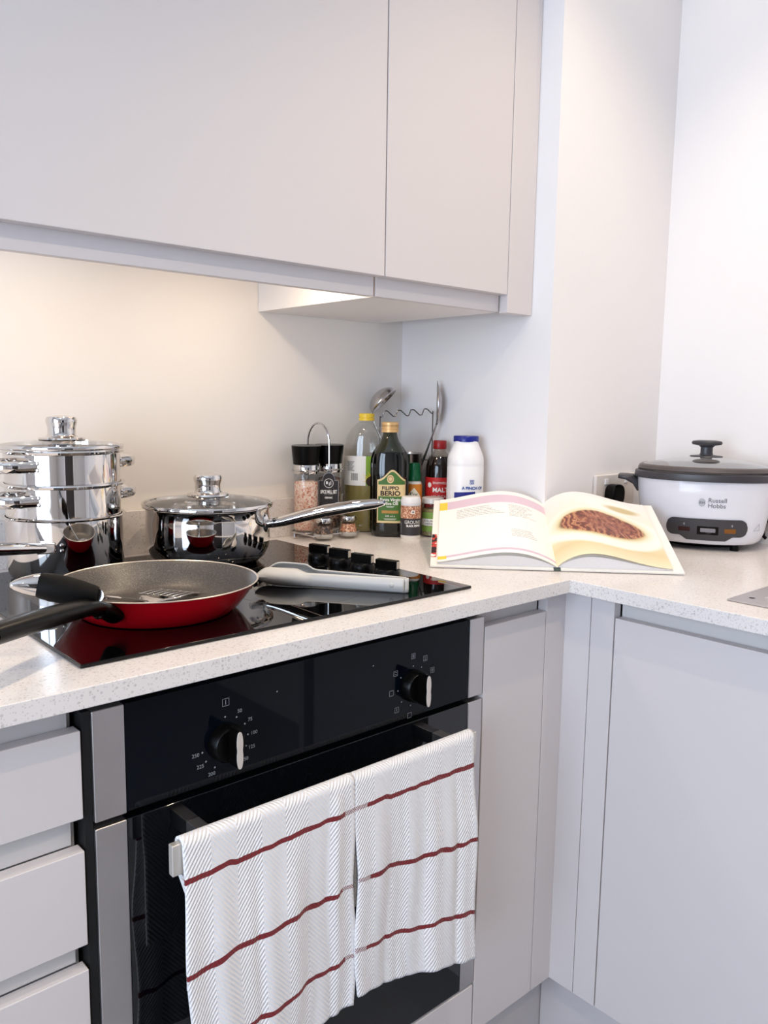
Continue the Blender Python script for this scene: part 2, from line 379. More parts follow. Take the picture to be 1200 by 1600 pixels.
def oven_knob(x, z):
    k = thing('knob', None, None, (x-ov.location.x, YO-ov.location.y, z-ov.location.z)); k.parent = cp
    base = MB(); base.lathe([(0, 0), (.0225, 0), (.0225, .004), (.0205, .012), (.0190, .014), (0, .014)], 40)
    base.v = [(a, -c, b) for a, b, c in base.v]; o = base.build('knob_base', BLACK, cp); o.location = k.location
    pts = []
    for i in range(24):
        t = 2*PI*i/24; wv = .0072-.0016*math.cos(2*t)*(abs(math.cos(t)))
        pts.append((math.copysign(abs(math.cos(t))**.7, math.cos(t))*.0048*(1-.22*math.exp(-((math.sin(t))/.25)**2)), math.sin(t)*.0225))
    g = MB().plate([(a, b) for a, b in pts], -.031, -.012).build('knob_grip', BLACK, cp, bevel=.0008); g.location = k.location
    c = MB().plate([(a*.93, b*.97) for a, b in pts], -.0322, -.0309).build('knob_cap', mat('silver_knob_face', rgb(214, 204, 196), .4, metal=.35, noise=.02), cp, bevel=.0004, ); c.location = k.location
    bpy.data.objects.remove(k)
KZ = -.1115
for x in (-.612, -.316): oven_knob(x, KZ)
def dot(x, z, r=.0011):
    b = MB(); b.add([(x-ov.location.x+r*math.cos(2*PI*i/10), YO-.0002-ov.location.y, z-ov.location.z+r*math.sin(2*PI*i/10)) for i in range(10)], [tuple(range(10))])
    b.build('scale_dot', PRINTG, cp, smooth=0, fix=False)
def frame_icon(x, z, s=.0035, inner=0):
    b = MB(); w_ = .0005; X = x-ov.location.x; Y = YO-.0002-ov.location.y; Z = z-ov.location.z
    rects = [(-s, s, -s, -s+w_), (-s, s, s-w_, s), (-s, -s+w_, -s, s), (s-w_, s, -s, s)]
    if inner == 1: rects.append((-.0004, .0004, -s*.6, s*.6))
    if inner == 2: rects += [(-s*.5, s*.5, s*.3, s*.45), (-s*.5, s*.5, -s*.45, -s*.3)]
    if inner == 3: rects += [(-s*.5, s*.5, k*s*.4-.0003, k*s*.4+.0003) for k in (-1, 0, 1)]
    for a, c, d, e in rects: b.add([(X+a, Y, Z+d), (X+c, Y, Z+d), (X+c, Y, Z+e), (X+a, Y, Z+e)], [(0, 1, 2, 3)])
    b.build('function_icon', PRINTG, cp, smooth=0, fix=False)
for ang, s in ((90, None), (60, '50'), (30, '75'), (2, '100'), (-24, '125'), (-48, '150'), (-118, '200'), (-147, '225'), (-171, '250')):
    a = math.radians(ang); R_ = .030
    dot(-.612+R_*math.cos(a), KZ+R_*math.sin(a))
    if s: text(s, .0062, ovp(-.612+(R_+.0085)*math.cos(a), KZ+(R_+.0075)*math.sin(a)-.002), PRINTG, cp)
frame_icon(-.611, -.0645, .0045, 1)
for i, ang in enumerate((90, 55, 20, 145, 183, 222, 262)):
    a = math.radians(ang); dot(-.316+.028*math.cos(a), KZ+.028*math.sin(a), .0010); frame_icon(-.316+.040*math.cos(a), KZ+.042*math.sin(a), .0038, (3, 2, 3, 2, 0, 1, 0)[i])
dot(-.541, -.068, .0010); dot(-.389, -.068, .0010)

# ------------------------------------------------------------------ tea towels
def M_towel(name, soft_side):
    n = N(name); u, v, _ = n.sep('UV')
    wob = n.op('MULTIPLY', n.op('SUBTRACT', n.noise(5, 2), .5), .045)
    vv = n.op('ADD', v, wob); s = None
    for c in (.155, .472, .785):
        b_ = n.op('LESS_THAN', n.op('ABSOLUTE', n.op('SUBTRACT', vv, c)), .0100); s = b_ if s is None else n.op('MAXIMUM', s, b_)
    edge = n.op('GREATER_THAN', u, .93) if soft_side else n.op('LESS_THAN', u, .09)
    chk = n.op('GREATER_THAN', n.op('MULTIPLY', n.op('SINE', n.op('MULTIPLY', u, 520)), n.op('SINE', n.op('MULTIPLY', v, 620))), 0)
    s = n.op('MULTIPLY', s, n.op('MAXIMUM', n.op('SUBTRACT', 1, edge), chk))
    c = n.mix(s, rgb(240, 237, 238), rgb(122, 8, 20))
    zig = n.op('PINGPONG', n.op('MULTIPLY', u, 3.6), .5)
    ph = n.op('ADD', n.op('MULTIPLY', v, 300), n.op('MULTIPLY', zig, 80))
    h = n.op('ADD', n.op('MULTIPLY', n.op('SINE', ph), .5), n.op('MULTIPLY', n.noise(160, 2), .8))
    n.bump(h, .7, .0013)
    n.b.inputs['Sheen Weight'].default_value = .2
    return n.done(c, .95)
def towel(name, label, x0, x1, zl, zr, seed, soft, bow, zt, ridge=None):
    t = tag(MB_towel(x0, x1, zl, zr, seed, bow, zt, ridge).build(name, M_towel(name+'_weave_%d' % seed, soft), smooth=180, fix=False), label, 'tea towel', 'white tea towels on the oven door handle')
    md = t.modifiers.new('thickness', 'SOLIDIFY'); md.thickness = .0032; md.offset = 0
    return t
def MB_towel(x0, x1, zl, zr, seed, bow, zt, ridge):
    b = MB(); nu_, nv_ = 64, 150
    ybar = YO-.0475; rb = .0078
    def fn(u, q):
        x = x0+(x1-x0)*u
        zb = zl+(zr-zl)*u-bow*math.sin(PI*u)
        drop = zt-rb-zb; back = .17; arc = PI*rb; tot = drop+arc+back; s = q*tot
        if s < back:
            e = min(1, max(0, (back-s-.028)/.03)); return (x+(.006 if u < .5 else -.006)*e, ybar+rb-(rb+.001)*e, zt-rb-back+s)
        if s < back+arc:
            a = (s-back)/rb; return (x, ybar+rb*math.cos(a), zt-rb+rb*math.sin(a))
        d = s-back-arc; k = min(1, d/.12); t = d/drop
        wv = .0045*math.sin(6.5*u+seed)*k+.003*math.sin(15*u+2.1*seed+2*t)*k*t+.0015*math.sin(37*u+seed)*k
        if ridge: wv += .0035*math.exp(-((u-ridge)/.03)**2)*min(1, d/.02)
        return (x+.003*math.sin(9*t+seed)*(1 if u > .9 or u < .1 else .5)*k, ybar-rb-abs(wv)*.9-.006*k*t*(1+math.sin(4*u+seed)), zt-rb-d)
    k0 = len(b.v); b.grid(fn, nu_, nv_)
    for j in range(nv_+1):
        for i in range(nu_+1):
            u = i/nu_; q = j/nv_; zb = zl+(zr-zl)*u-bow*math.sin(PI*u); drop = zt-rb-zb; tot = drop+PI*rb+.17
            b.uv[k0+j*(nu_+1)+i] = (u, (q*tot-.17-PI*rb*.5)/(drop+PI*rb*.5))
    return b
towel('tea_towel', 'white red-striped tea towel hanging lower, on the left of the oven handle', -.6965, -.4660, -.500, -.480, 1, True, -.004, -.1778, .88)
towel('tea_towel', 'shorter white red-striped tea towel on the right of the oven handle', -.4645, -.2490, -.470, -.515, 4, False, -.002, -.1785)

# ------------------------------------------------------------------ wall cabinets
YC = .2619; ZDR = .4772; ZBT = .4467; XG = -.171; ZTOP = 1.36
c1 = thing('wall_cabinet', 'wide grey wall cabinet above the hob housing the extractor', 'wall cabinet', (-.57, .45, ZBT))
bx('door', CAB, c1, -.97, XG-.0012, YC, YC+DT, ZDR, ZTOP, .0012)
bx('valance', CAB, c1, -.97, XG-.009, YC+.0183, YC+.032, ZBT, .60, .0008)
bx('carcass', UNDER, c1, -.97, XG-.009, YC+.034, YW-.001, .585, ZTOP)
c2 = thing('wall_cabinet', 'narrower grey wall cabinet beside the corner pier', 'wall cabinet', (-.02, .45, ZBT))
bx('door', CAB, c2, XG+.0012, .133, YC, YC+DT, ZDR, ZTOP, .0012)
bx('carcass', UNDER, c2, XG-.005, .136, YC+.030, YW-.001, ZBT, ZTOP)
bx('bottom_rail', CAB, c2, XG-.0035, .1305, YC+.0183, YC+.0295, ZBT, ZDR+.02, .0008)
tag(MB().box(.1345, XR1-.001, YC, YC+.02, ZBT-.002, ZTOP).build('cabinet_filler', CAB, bevel=.001), 'grey scribe panel between the wall cabinet and the pier', 'filler panel')
hood = thing('cooker_hood', 'integrated extractor hood with lamps, up inside the wide wall cabinet', 'extractor hood', (-.47, .46, .545))
bx('hood_body', BRUSH, hood, -.80, XG-.012, .32, .60, .545, .584, .002)
for x in (-.66, -.30):
    o = MB().lathe([(0, 0), (.028, 0), (.030, .001)], 28).build('hood_lamp_lens', mat('hood_lamp_glow', (1, .80, .55, 1), emit=12), hood, smooth=0); L(o, x, .38, .5440)
    l = light('hood_lamp', 'AREA', (x-hood.location.x, .38-hood.location.y, -.003), .64, (1, .81, .59), shape='DISK', size=.05); l.parent = hood

# ------------------------------------------------------------------ hob
HX0, HX1, HY0, HY1, HZ = -.7645, -.1719, .0551, .573, .0045
hob = thing('hob', 'black glass ceramic hob set on the worktop', 'hob', (-.468, .31, 0))
bx('glass_plate', HGLASS, hob, HX0, HX1, HY0, HY1, .0003, HZ, .0012)
ZRING = mat('hob_ring_print', rgb(92, 90, 90), .25, noise=.03)
for x, y, r in ((-.600, .2135, .088), (-.388, .198, .095), (-.61, .455, .072), (-.390, .445, .090)):
    b = MB(); n_ = 72
    for i in range(n_):
        a = 2*PI*i/n_; b.v += [((r-.0008)*math.cos(a), (r-.0008)*math.sin(a), 0), (r*math.cos(a), r*math.sin(a), 0)]
    for i in range(n_): j = (i+1) % n_; b.f.append((2*i, 2*i+1, 2*j+1, 2*j))
    L(b.build('zone_ring', ZRING, hob, smooth=0, fix=False), x, y, HZ+.0002)
ZK = [px(499, 873, HZ), px(531, 880.5, HZ), px(566, 889, HZ), px(605, 899, HZ)]
for q in ZK:
    k = MB().lathe([(0, 0), (.0205, 0), (.0205, .003), (.0188, .010), (.0175, .0115), (0, .0115)], 36).build('hob_knob', BLACK, hob); L(k, q.x, q.y, HZ)
    g = MB().box(-.0195, .0195, -.0060, .0060, .010, .0255).build('knob_grip', BLACK, k, bevel=.0015)
    g.rotation_euler = (0, 0, math.radians(-74))
    c = MB().box(.0194, .0199, -.0036, .0036, .013, .0240).build('knob_pointer', mat('pale_pointer', rgb(200, 186, 170), .4, noise=.02), k, smooth=0); c.rotation_euler = (0, 0, math.radians(-74))

# ------------------------------------------------------------------ pots
def lid(name, label, x, y, z, r, flange_r, dome=.020, loc_knob=.036):
    t = thing(name, label, 'pan lid', (x, y, z))
    g = []
    for i in range(13): a = i/12; g.append((r*.975*(1-a)+.012*a, .003+dome*math.sin(a*PI/2)))
    MB().lathe(g, 64).build('glass_dome', CLEARD, t)
    MB().lathe([(r*.965, .0045), (r*.99, .0055), (r, .0035), (r, .0005), (r*.985, -.0015), (r*.955, .000), (r*.965, .0045)], 72).build('rim_band', STEEL, t)
    k0 = .003+dome
    MB().lathe([(0, k0-.002), (flange_r, k0-.002), (flange_r+.001, k0), (flange_r, k0+.0025), (flange_r*.68, k0+.0045), (flange_r*.62, k0+.008), (flange_r*.615, k0+.018),
                (flange_r*.68, k0+.025), (flange_r*.69, k0+.029), (flange_r*.63, k0+.0335), (flange_r*.3, k0+.0355), (0, k0+.036)], 40).build('lid_knob', STEEL, t)
    return t
def loop_handle(parent, r, z, ang, half=.040, out=.034, drop=0):
    pts = []
    for i in range(13):
        q = i/12; s = -half+2*half*q; e = 1-abs(2*q-1)**3.2
        pts.append((s, -(math.sqrt(max(0, r*r-s*s))*(1-e)+(r+out)*e if q not in (0, 1) else math.sqrt(r*r-s*s)-.002), z))
    rr = [.0050]*13
    b = MB().tube(pts, rr, 12, flat=1.75, up=(0, 0, 1))
    ca, sa = math.cos(ang), math.sin(ang); b.v = [(x*ca-y*sa, x*sa+y*ca, zz) for x, y, zz in b.v]
    o = b.build('side_handle', STEEL, parent)
    for s in (-1, 1):
        for dz in (-.005, .005):
            c = MB().lathe([(0, .0035), (.002, .003), (.0032, .0008), (.0034, 0)], 12); a2 = ang+s*(half+.006)/r
            m = [(rx_, rz_, -(ry_)) for rx_, ry_, rz_ in c.v]
            c.v = []
            for X, Zr, Y in m:
                yy = -(r+Zr-.0003); xx = X
                c.v.append((xx*math.cos(a2)-yy*math.sin(a2), xx*math.sin(a2)+yy*math.cos(a2), z+dz+Y))
            c.build('rivet', STEEL, o)
    return o
def cyl_wall(r, z0, z1, rim=.0035, th=.0012, base=.006):
    return [(0, z0), (r-base*1.6, z0), (r-base*.5, z0+base*.4), (r, z0+base*1.7), (r, z1-.004), (r+rim*.7, z1-.0025), (r+rim, z1-.001), (r+rim*.6, z1), (r-th, z1-.001), (r-th, z0+base*1.7), (r-th-base*.5, z0+base*.6+th), (0, z0+th)]
SX, SY, SZ = -.6105, .501, HZ
aw = face(SX, SY)
SR = .0865
sp = thing('saucepan', 'polished steel saucepan at the bottom of the steamer stack', 'saucepan', (SX, SY, SZ), aw)
MB().lathe(cyl_wall(SR-.001, 0, .096, rim=.0045, base=.011), 80).build('pan_body', STEEL, sp)
hb = MB(); h0 = Vector((-.030, -SR+.004, .056)); hdir = Vector((-.86, -.50, .12)).normalized()
pts = [h0+hdir*d for d in (0, .012, .03, .06, .10, .14, .165)]
hb.tube(pts, [.0085, .0092, .0105, .0120, .0120, .0110, .006], 14, flat=.80, up=(0, 0, 1)); ho = hb.build('long_handle', STEEL, sp)
MB().box(-.040, -.014, -SR-.001, -SR+.008, .0480, .0640).build('handle_mount', STEEL, ho, bevel=.002)
for dz in (-.004, .004): MB().lathe([(0, .003), (.0022, .0022), (.0032, 0)], 12, cx=0, cy=0).build('rivet', STEEL, ho, loc=(-.006, -SR-.0004, .0560+dz)).rotation_euler = (PI/2, 0, 0)
for k, (z0, z1, lab) in enumerate(((.0962, .1460, 'lower steel steamer tier resting on the stacked saucepan'), (.1462, .1955, 'upper steel steamer tier directly under the tall glass lid'))):
    st = thing('steamer_tier', lab, 'steamer', (SX, SY, SZ+z0), aw, 'stacked steamer tiers')
    h = z1-z0
    b = MB(); b.lathe([(.01, -.010), (SR-.010, -.010), (SR-.003, -.008), (SR-.0045, -.0010), (SR-.0040, .001), (SR-.0035, h-.0075), (SR-.0010, h-.0060), (SR+.0028, h-.0050), (SR+.0036, h-.0025), (SR+.0028, h-.0006), (SR+.001, h), (SR-.0025, h-.001), (SR-.0035, -.006), (SR-.012, -.0085), (.01, -.0085), (.01, -.010)], 80)
    b.build('tier_body', STEEL, st)
    for s in (0, 1): loop_handle(st, SR-.0035, h*.54, math.radians(-56)+PI*s)
lid('pan_lid', 'glass lid with steel knob on top of the steamer stack', SX, SY, SZ+.1965, SR+.0030, .033, .0095)
# wide saucepan
WX, WY, WR = -.385, .462, .106
wp = thing('saucepan', 'wide polished steel saucepan with a long handle, behind the frying pan', 'saucepan', (WX, WY, HZ), face(WX, WY))
prof = [(0, 0), (.074, 0), (.083, .002), (.0945, .0125), (.1012, .027), (.1030, .042), (.1025, .075), (.1015, .088), (.104, .093), (.1075, .0945), (.104, .0955), (.0995, .0945), (.0993, .088), (.1005, .06), (.100, .04), (.092, .017), (.075, .0035), (0, .0030)]
MB().lathe(prof, 88).build('pan_body', STEEL, wp)
e1 = px(428, 817, .072); e2 = px(520, 793, .105); e3 = px(600, 782, .128)
rz = face(WX, WY)
def tol(v): v = Vector((v.x-WX, v.y-WY, v.z-HZ)); c, s = math.cos(-rz), math.sin(-rz); return Vector((v.x*c-v.y*s, v.x*s+v.y*c, v.z))
hdv = Vector((.915, -.40, 0)).normalized()
a0_ = Vector((hdv.x*.1005, hdv.y*.1005, .076))
HL = [a0_+Vector((hdv.x*d, hdv.y*d, zz)) for d, zz in ((-.002, -.008), (.014, -.006), (.032, -.002), (.066, .008), (.105, .0185), (.150, .0275), (.188, .0330), (.202, .0345))]
hh = MB().tube(HL, [.009, .0100, .0110, .0122, .0128, .0122, .0100, .005], 16, flat=.80, up=(0, 0, 1)).build('long_handle', STEEL, wp)
MB().lathe([(0, .006), (.006, .005), (.0105, .002), (.011, 0)], 20, sy=1.5).build('handle_mount', STEEL, hh, loc=(hdv.x*.102, hdv.y*.102, .070)).rotation_euler = (PI/2, 0, math.atan2(hdv.y, hdv.x)+PI/2)
lid('pan_lid', 'glass lid with steel knob on the wide saucepan', WX, WY, HZ+.0965, .1085, .034, .0135)

# ------------------------------------------------------------------ frying pan
FX, FY, FR = -.600, .2135, .1285
def M_nonstick():
    n = N('speckled_nonstick'); sp_ = n.noise(900, 1, 'Object')
    c = n.ramp(sp_, [(.0, rgb(62, 58, 56)), (.55, rgb(78, 73, 70)), (.74, rgb(128, 118, 110))])
    n.b.inputs['Metallic'].default_value = .25
    n.bump(sp_, .15, .0006)
    return n.done(c, .38)
fp = thing('frying_pan', 'red frying pan with dark non-stick inside on the hob', 'frying pan', (FX, FY, HZ), 0)
fo = [(.0955, .0012), (.098, .0030), (.106, .010), (.1165, .024), (.1245, .036), (FR, .0400)]
fi = [(FR-.0022, .0402), (.1222, .036), (.1135, .024), (.103, .0115), (.094, .0045), (.086, .003), (0, .003)]
MB().lathe(fo, 96).build('pan_body', RED, fp)
MB().lathe([(0, 0), (.088, 0), (.0945, .0010), (.0965, .0022)], 96).build('base_disc', mat('dark_base_metal', rgb(40, 38, 38), .35, metal=.6, noise=.05), fp)
MB().lathe(fi, 96).build('nonstick_inside', M_nonstick(), fp)
MB().lathe([(FR-.0024, .0398), (FR-.001, .0410), (FR+.0006, .0405), (FR, .0396)], 96).build('rim', mat('bare_rim_metal', rgb(225, 214, 204), .3, metal=.6, noise=.02), fp)
fd = Vector((-.785, -.620, 0)).normalized()
def fpt(r, z, side=0): return (fd.x*r-fd.y*side, fd.y*r+fd.x*side, z)
hpts = [fpt(r, z) for r, z in ((.150, .040), (.160, .043), (.185, .0475), (.23, .052), (.28, .0565), (.340, .0610))]
fh = MB().tube(hpts, [.0110, .0130, .0142, .0145, .0145, .0140], 16, flat=.72, up=(0, 0, 1)).build('pan_handle', BLACK, fp)
ring = []
for i in range(28):
    a = 2*PI*i/28; ring.append(fpt(.3610+.0235*math.cos(a), .0628+.0022*math.cos(a), .0105*math.sin(a)))
MB().tube(ring, .0045, 8, closed=True, up=(0, 0, 1)).build('hanging_loop', BLACK, fh)
MB().tube([fpt(.116, .0230), fpt(.132, .031), fpt(.152, .0405)], [.0135, .012, .0105], 14, flat=.8, up=(0, 0, 1)).build('handle_bracket', BLACK, fp)
b = MB().lathe([(0, .004), (.003, .0035), (.0055, .001), (.006, 0)], 16); so = b.build('screw', STEEL, fh, loc=fpt(.150, .0305)); so.rotation_euler = (PI, 0, 0)

# turner resting in the frying pan
tn = thing('slotted_turner', 'slotted steel turner with black grip lying in the frying pan', 'turner', (FX, FY, HZ), 0)
def tl(v): return Vector((v.x-FX, v.y-FY, v.z-HZ))
gA = tl(px(16, 914, .078)); gB = tl(px(60, 914, .074)); gC = tl(px(152, 931, .060)); gD = tl(px(230, 941, .0125))
def lerp(a, b, t): return a+(b-a)*t
MB().tube([lerp(gB, gC, t) for t in (0, .04, .25, .5, .75, .95, 1)], [.0125, .0140, .0155, .0150, .0132, .0110, .0100], 20).build('grip', SOFTBLK, tn)
MB().tube([lerp(gB, gA, t) for t in (0, .25, .6, .85, 1)], [.0128, .0115, .0085, .0055, .0025], 18).build('end_cap', STEEL, tn)
MB().tube([lerp(gC, gD, -.01), lerp(gC, gD, .03)], [.0078, .0060], 18).build('collar', SATIN, tn)
MB().tube([lerp(gC, gD, t) for t in (.04, .3, .7, 1)], [.0026]*4, 10).build('shaft', STEEL, tn)
cA = tl(px(226, 942, .0125)); cB = cA+Vector((.0760, .0440, -.0030))
bd = (cB-cA); bl = bd.length; bd.normalize(); bs = Vector((-bd.y, bd.x, 0)).normalized()
def blp(d, s, z=0): return cA+bd*d+bs*s+Vector((0, 0, z+.004*math.sin(min(1, d/bl)*PI)))
b = MB(); wv = lambda d: .009+.023*min(1, d/.030)
b.grid(lambda u, v: blp(.035*v, (u-.5)*2*wv(.035*v)), 8, 6, uv=False)
for k in range(7):
    s0 = -.032+k*.00975; b.grid(lambda u, v: blp(.033+(bl-.041)*v, s0+.0055*u+.0), 2, 12, uv=False)
b.grid(lambda u, v: blp(bl-.010+.010*v, (u-.5)*.064), 10, 2, uv=False)
b.build('slotted_blade', STEEL, tn, solid=.0014, fix=True)

# ------------------------------------------------------------------ tongs
GREY = mat('pale_grey_nylon', rgb(196, 193, 190), .42, noise=.02, bump=.05)
tA = px(633, 926, HZ); tB = px(412, 908, HZ)
tg = thing('tongs', 'pale grey kitchen tongs lying on the right front of the hob', 'tongs', (tA.x, tA.y, HZ), math.atan2(tB.y-tA.y, tB.x-tA.x))
TL = (tB-tA).length
def arm(side):
    b = MB()
    def half(s):                                  # lower and upper edge, sideways offset
        lo = .0005+.0015*s; hi = .0215-.0010*s+(.006*max(0, min(1, (s-.66)/.06)) if s > .66 else 0)
        if s > .9: hi -= .010*((s-.9)/.1)**2; lo += .006*((s-.9)/.1)**2
        off = side*(.0035+.014*min(1, s*1.15)+.004*math.sin(PI*min(1, max(0, (s-.62)/.38))))
        return lo, hi, off
    def fn(u, v):
        s = u; lo, hi, off = half(s); z = lo+(hi-lo)*v
        bulge = side*.004*math.sin(PI*v)*(1 if s < .62 else 1+2.2*min(1, (s-.62)/.1))
        return (TL*s, off+bulge, z)
    b.grid(fn, 60, 8, uv=False); return b.build('arm', GREY, tg, solid=.0022)
for s in (1, -1): arm(s)
b = MB()
b.grid(lambda u, v: (-.004*math.sin(PI*u), (.0036+.0*v)*math.cos(PI*u), .0008+.0205*v), 12, 4, uv=False); b.build('hinge', GREY, tg, solid=.0022)
for x in (.018, .038):
    o = MB().lathe([(0, .0016), (.002, .0014), (.0036, .0004), (.0038, 0)], 16).build('rivet', STEEL if x > .03 else GREY, tg, loc=(x, .0088+.0006, .0115)); o.rotation_euler = (-PI/2, 0, 0)
    o = MB().lathe([(0, .0016), (.002, .0014), (.0036, .0004), (.0038, 0)], 16).build('rivet', STEEL if x > .03 else GREY, tg, loc=(x, -.0088-.0006, .0115)); o.rotation_euler = (PI/2, 0, 0)
# ------------------------------------------------------------------ bottles and jars in the corner
def M_granules(name, stops, scale, bumpd=.002):
    n = N(name); vo = n.t.nodes.new('ShaderNodeTexVoronoi'); vo.inputs['Scale'].default_value = scale; n.t.links.new(n.tc.outputs['Object'], vo.inputs['Vector'])
    r = n.t.nodes.new('ShaderNodeSeparateColor'); n.t.links.new(vo.outputs['Color'], r.inputs[0])
    c = n.ramp(r.outputs[0], stops); n.bump(n.op('SUBTRACT', 1, vo.outputs['Distance']), .6, bumpd); return n.done(c, .55)
PINK = M_granules('pink_salt', [(0, rgb(244, 226, 212)), (.45, rgb(240, 206, 188)), (.8, rgb(226, 170, 146)), (.94, rgb(196, 110, 84))], 330)
PEPC = M_granules('peppercorns', [(0, rgb(30, 20, 18)), (.5, rgb(62, 42, 36)), (.85, rgb(150, 118, 98))], 260)
SPICE = M_granules('mixed_spice', [(0, rgb(120, 60, 44)), (.5, rgb(190, 120, 88)), (.9, rgb(232, 190, 160))], 300)

# sunflower oil
x, y = stand(571, 832, .030)
so = thing('oil_bottle', 'clear plastic oil bottle with yellow cap and sunflower label', 'bottle', (x, y, 0), face(x, y))
OSX, OSY = 1.0, .030/.047
prof = [(0, .001), (.040, .001), (.0455, .006), (.047, .014), (.047, .030), (.0455, .034), (.047, .038), (.047, .150), (.0475, .166), (.0465, .182), (.042, .202), (.033, .218), (.022, .2285), (.0165, .233)]
def oval(prof, parent, name, m, n=56):
    b = MB(); rings = []
    for r, z in prof:
        k = min(1, max(0, (r-.017)/.030)); sy = 1-(1-OSY)*k
        rings.append((r, z, sy))
    for r, z, sy in rings:
        if r < 1e-6: b.v += [(0, 0, z)]*n
        else: b.v += [(r*math.cos(2*PI*i/n), r*sy*math.sin(2*PI*i/n), z) for i in range(n)]
    for k in range(len(rings)-1):
        for i in range(n): j = (i+1) % n; b.f.append((k*n+i, k*n+j, (k+1)*n+j, (k+1)*n+i))
    return b.build(name, m, parent)
oval(prof, so, 'bottle_shell', thin_glass('clear_plastic', (.92, .92, .90, 1), .07, .06))
oval([(.0001, .003), (.0395, .003), (.0445, .008), (.046, .016), (.046, .110), (.0001, .110)], so, 'oil_fill', mat('sunflower_oil', rgb(186, 172, 112), .08, trans=.45, ior=1.1, noise=.02))
MB().lathe([(.0165, .232), (.0160, .233), (.0150, .2345), (.0150, .240)], 32).build('neck', thin_glass('clear_neck', (.9, .9, .88, 1)), so)
YEL = mat('yellow_cap_plastic', rgb(242, 205, 62), .35, noise=.02)
MB().lathe([(0, .2515), (.0150, .2515), (.0165, .2500), (.0165, .2440), (.0155, .2432), (.0155, .2418), (.0168, .2410), (.0168, .2365), (.0150, .2360), (0, .2365)], 36).build('cap', YEL, so)
RO = round_r(.047, 2, 1, OSY)
la = 1.45
wrap(RO, -la, -.02, .100, .1625, PRINTW, so, 'label')
GRN = mat('label_green', rgb(132, 170, 56), .5, noise=.06)
lg = wrap(RO, -.02, la, .100, .1625, GRN, so, 'label'); lg['label'] = 'green sunflower label panel'
sfm = mat('sunflower_yellow', rgb(246, 206, 34), .5, noise=.08)
b = MB(); ctr_a, ctr_z = .33, .109
def onl(da, dz, off=.0011): xx, yy = RO(ctr_a+da/.040, off); return (xx, yy, ctr_z+dz)
for k in range(15):
    a = PI*k/14; r1 = .026 if k % 2 else .021
    b.add([onl(.009*math.cos(a-.13), .009*math.sin(a-.13)), onl(r1*math.cos(a), r1*math.sin(a)), onl(.009*math.cos(a+.13), .009*math.sin(a+.13))], [(0, 1, 2)])
b.build('sunflower_petals', sfm, lg, smooth=0, fix=False)
b = MB(); b.add([onl(.0135*math.cos(2*PI*k/24), max(-.009, .0125*math.sin(2*PI*k/24)), .0015) for k in range(24)], [tuple(range(24))]); b.build('sunflower_heart', mat('seed_brown', rgb(58, 36, 20), .6, noise=.1), lg, smooth=0, fix=False)
for k in range(7): wrap(RO, -.98+.02*(k % 3), -.55-.05*((k*7) % 3), .1495-k*.0030, .1505-k*.0030, PRINTK, so, 'print_line', .0010, 6)
for k in range(11):
    wrap(RO, -.70+k*.031, -.70+k*.031+(.010 if k % 3 else .019), .111, .126, PRINTK, so, 'barcode_bar', .0010, 2)

# olive oil
x, y = stand(607, 840, .030)
oo = thing('oil_bottle', 'dark green glass olive oil bottle with gold cap and green label', 'bottle', (x, y, 0), face(x, y, -3))
SQ = 3.0; OY = .78
prof = [(0, .0015), (.034, .0015), (.0385, .006), (.0395, .014), (.0395, .150), (.0385, .162), (.034, .175), (.0265, .186), (.0195, .196), (.0155, .207), (.0140, .216)]
def osh(prof, name, m, parent):
    b = MB(); n = 64
    for r, z in prof:
        q = min(1, max(0, (r-.016)/.020)); e = 2+(SQ-2)*q; sy = 1-(1-OY)*q
        for i in range(n):
            a = 2*PI*i/n; ca, sa = math.cos(a), math.sin(a); m_ = (abs(ca)**e+abs(sa)**e)**(-1/e)*(1-.10*q); b.v.append((r*m_*ca*(1/(1-.10*q)) if abs(ca) > .999 else r*m_*ca*1.0, r*sy*m_*sa, z))
    for k in range(len(prof)-1):
        for i in range(n): j = (i+1) % n; b.f.append((k*n+i, k*n+j, (k+1)*n+j, (k+1)*n+i))
    return b.build(name, m, parent, smooth=50)
OLV = mat('olive_green_glass', rgb(30, 34, 10), .06, spec=.6, noise=.1, coat=.3)
osh([(.0001, .0015)]+prof[1:7], 'bottle_body', mat('filled_dark_glass', rgb(7, 9, 5), .05, spec=.6, coat=.3, noise=.1), oo)
osh(prof[6:], 'bottle_shoulder', mat('olive_green_glass', rgb(52, 56, 20), .06, spec=.6, trans=.3, noise=.1), oo)
GOLD = mat('pale_gold_cap', rgb(226, 184, 128), .38, metal=.35, noise=.04)
MB().lathe([(0, .2355), (.0160, .2355), (.0175, .2340), (.0175, .2225), (.0165, .2218), (.0165, .2205), (.0178, .2200), (.0178, .2150), (.0150, .2145), (0, .2145)], 40).build('cap', GOLD, oo)
for z in (.2290, .2260): MB().lathe([(.0176, z), (.0179, z+.0004), (.0176, z+.0008)], 40).build('cap_ridge', mat('cap_line', rgb(120, 84, 50), .5, noise=.05), oo)
def RL(a, off=0):
    t = a-PI/2; ca, sa = math.cos(t), math.sin(t); e = SQ; m_ = (abs(ca)**e+abs(sa)**e)**(-1/e)*.90; return ((.0395+off)*m_*ca, (.0395*OY+off)*m_*sa)
CREAM = mat('label_gold_cream', rgb(224, 200, 150), .5, noise=.03)
LGRN = mat('label_olive_green', rgb(70, 112, 52), .5, noise=.12, nscale=60)
LA, LB = -.62, 1.05
def arch(u, base, rise): q = (u-.5)/.30; return base+rise*math.exp(-q*q*1.2)
lb = wrap(RL, LA, LB, .0300, .13, CREAM, oo, 'label', .0006, 40, top=lambda u: arch(u, .1180, .0215))
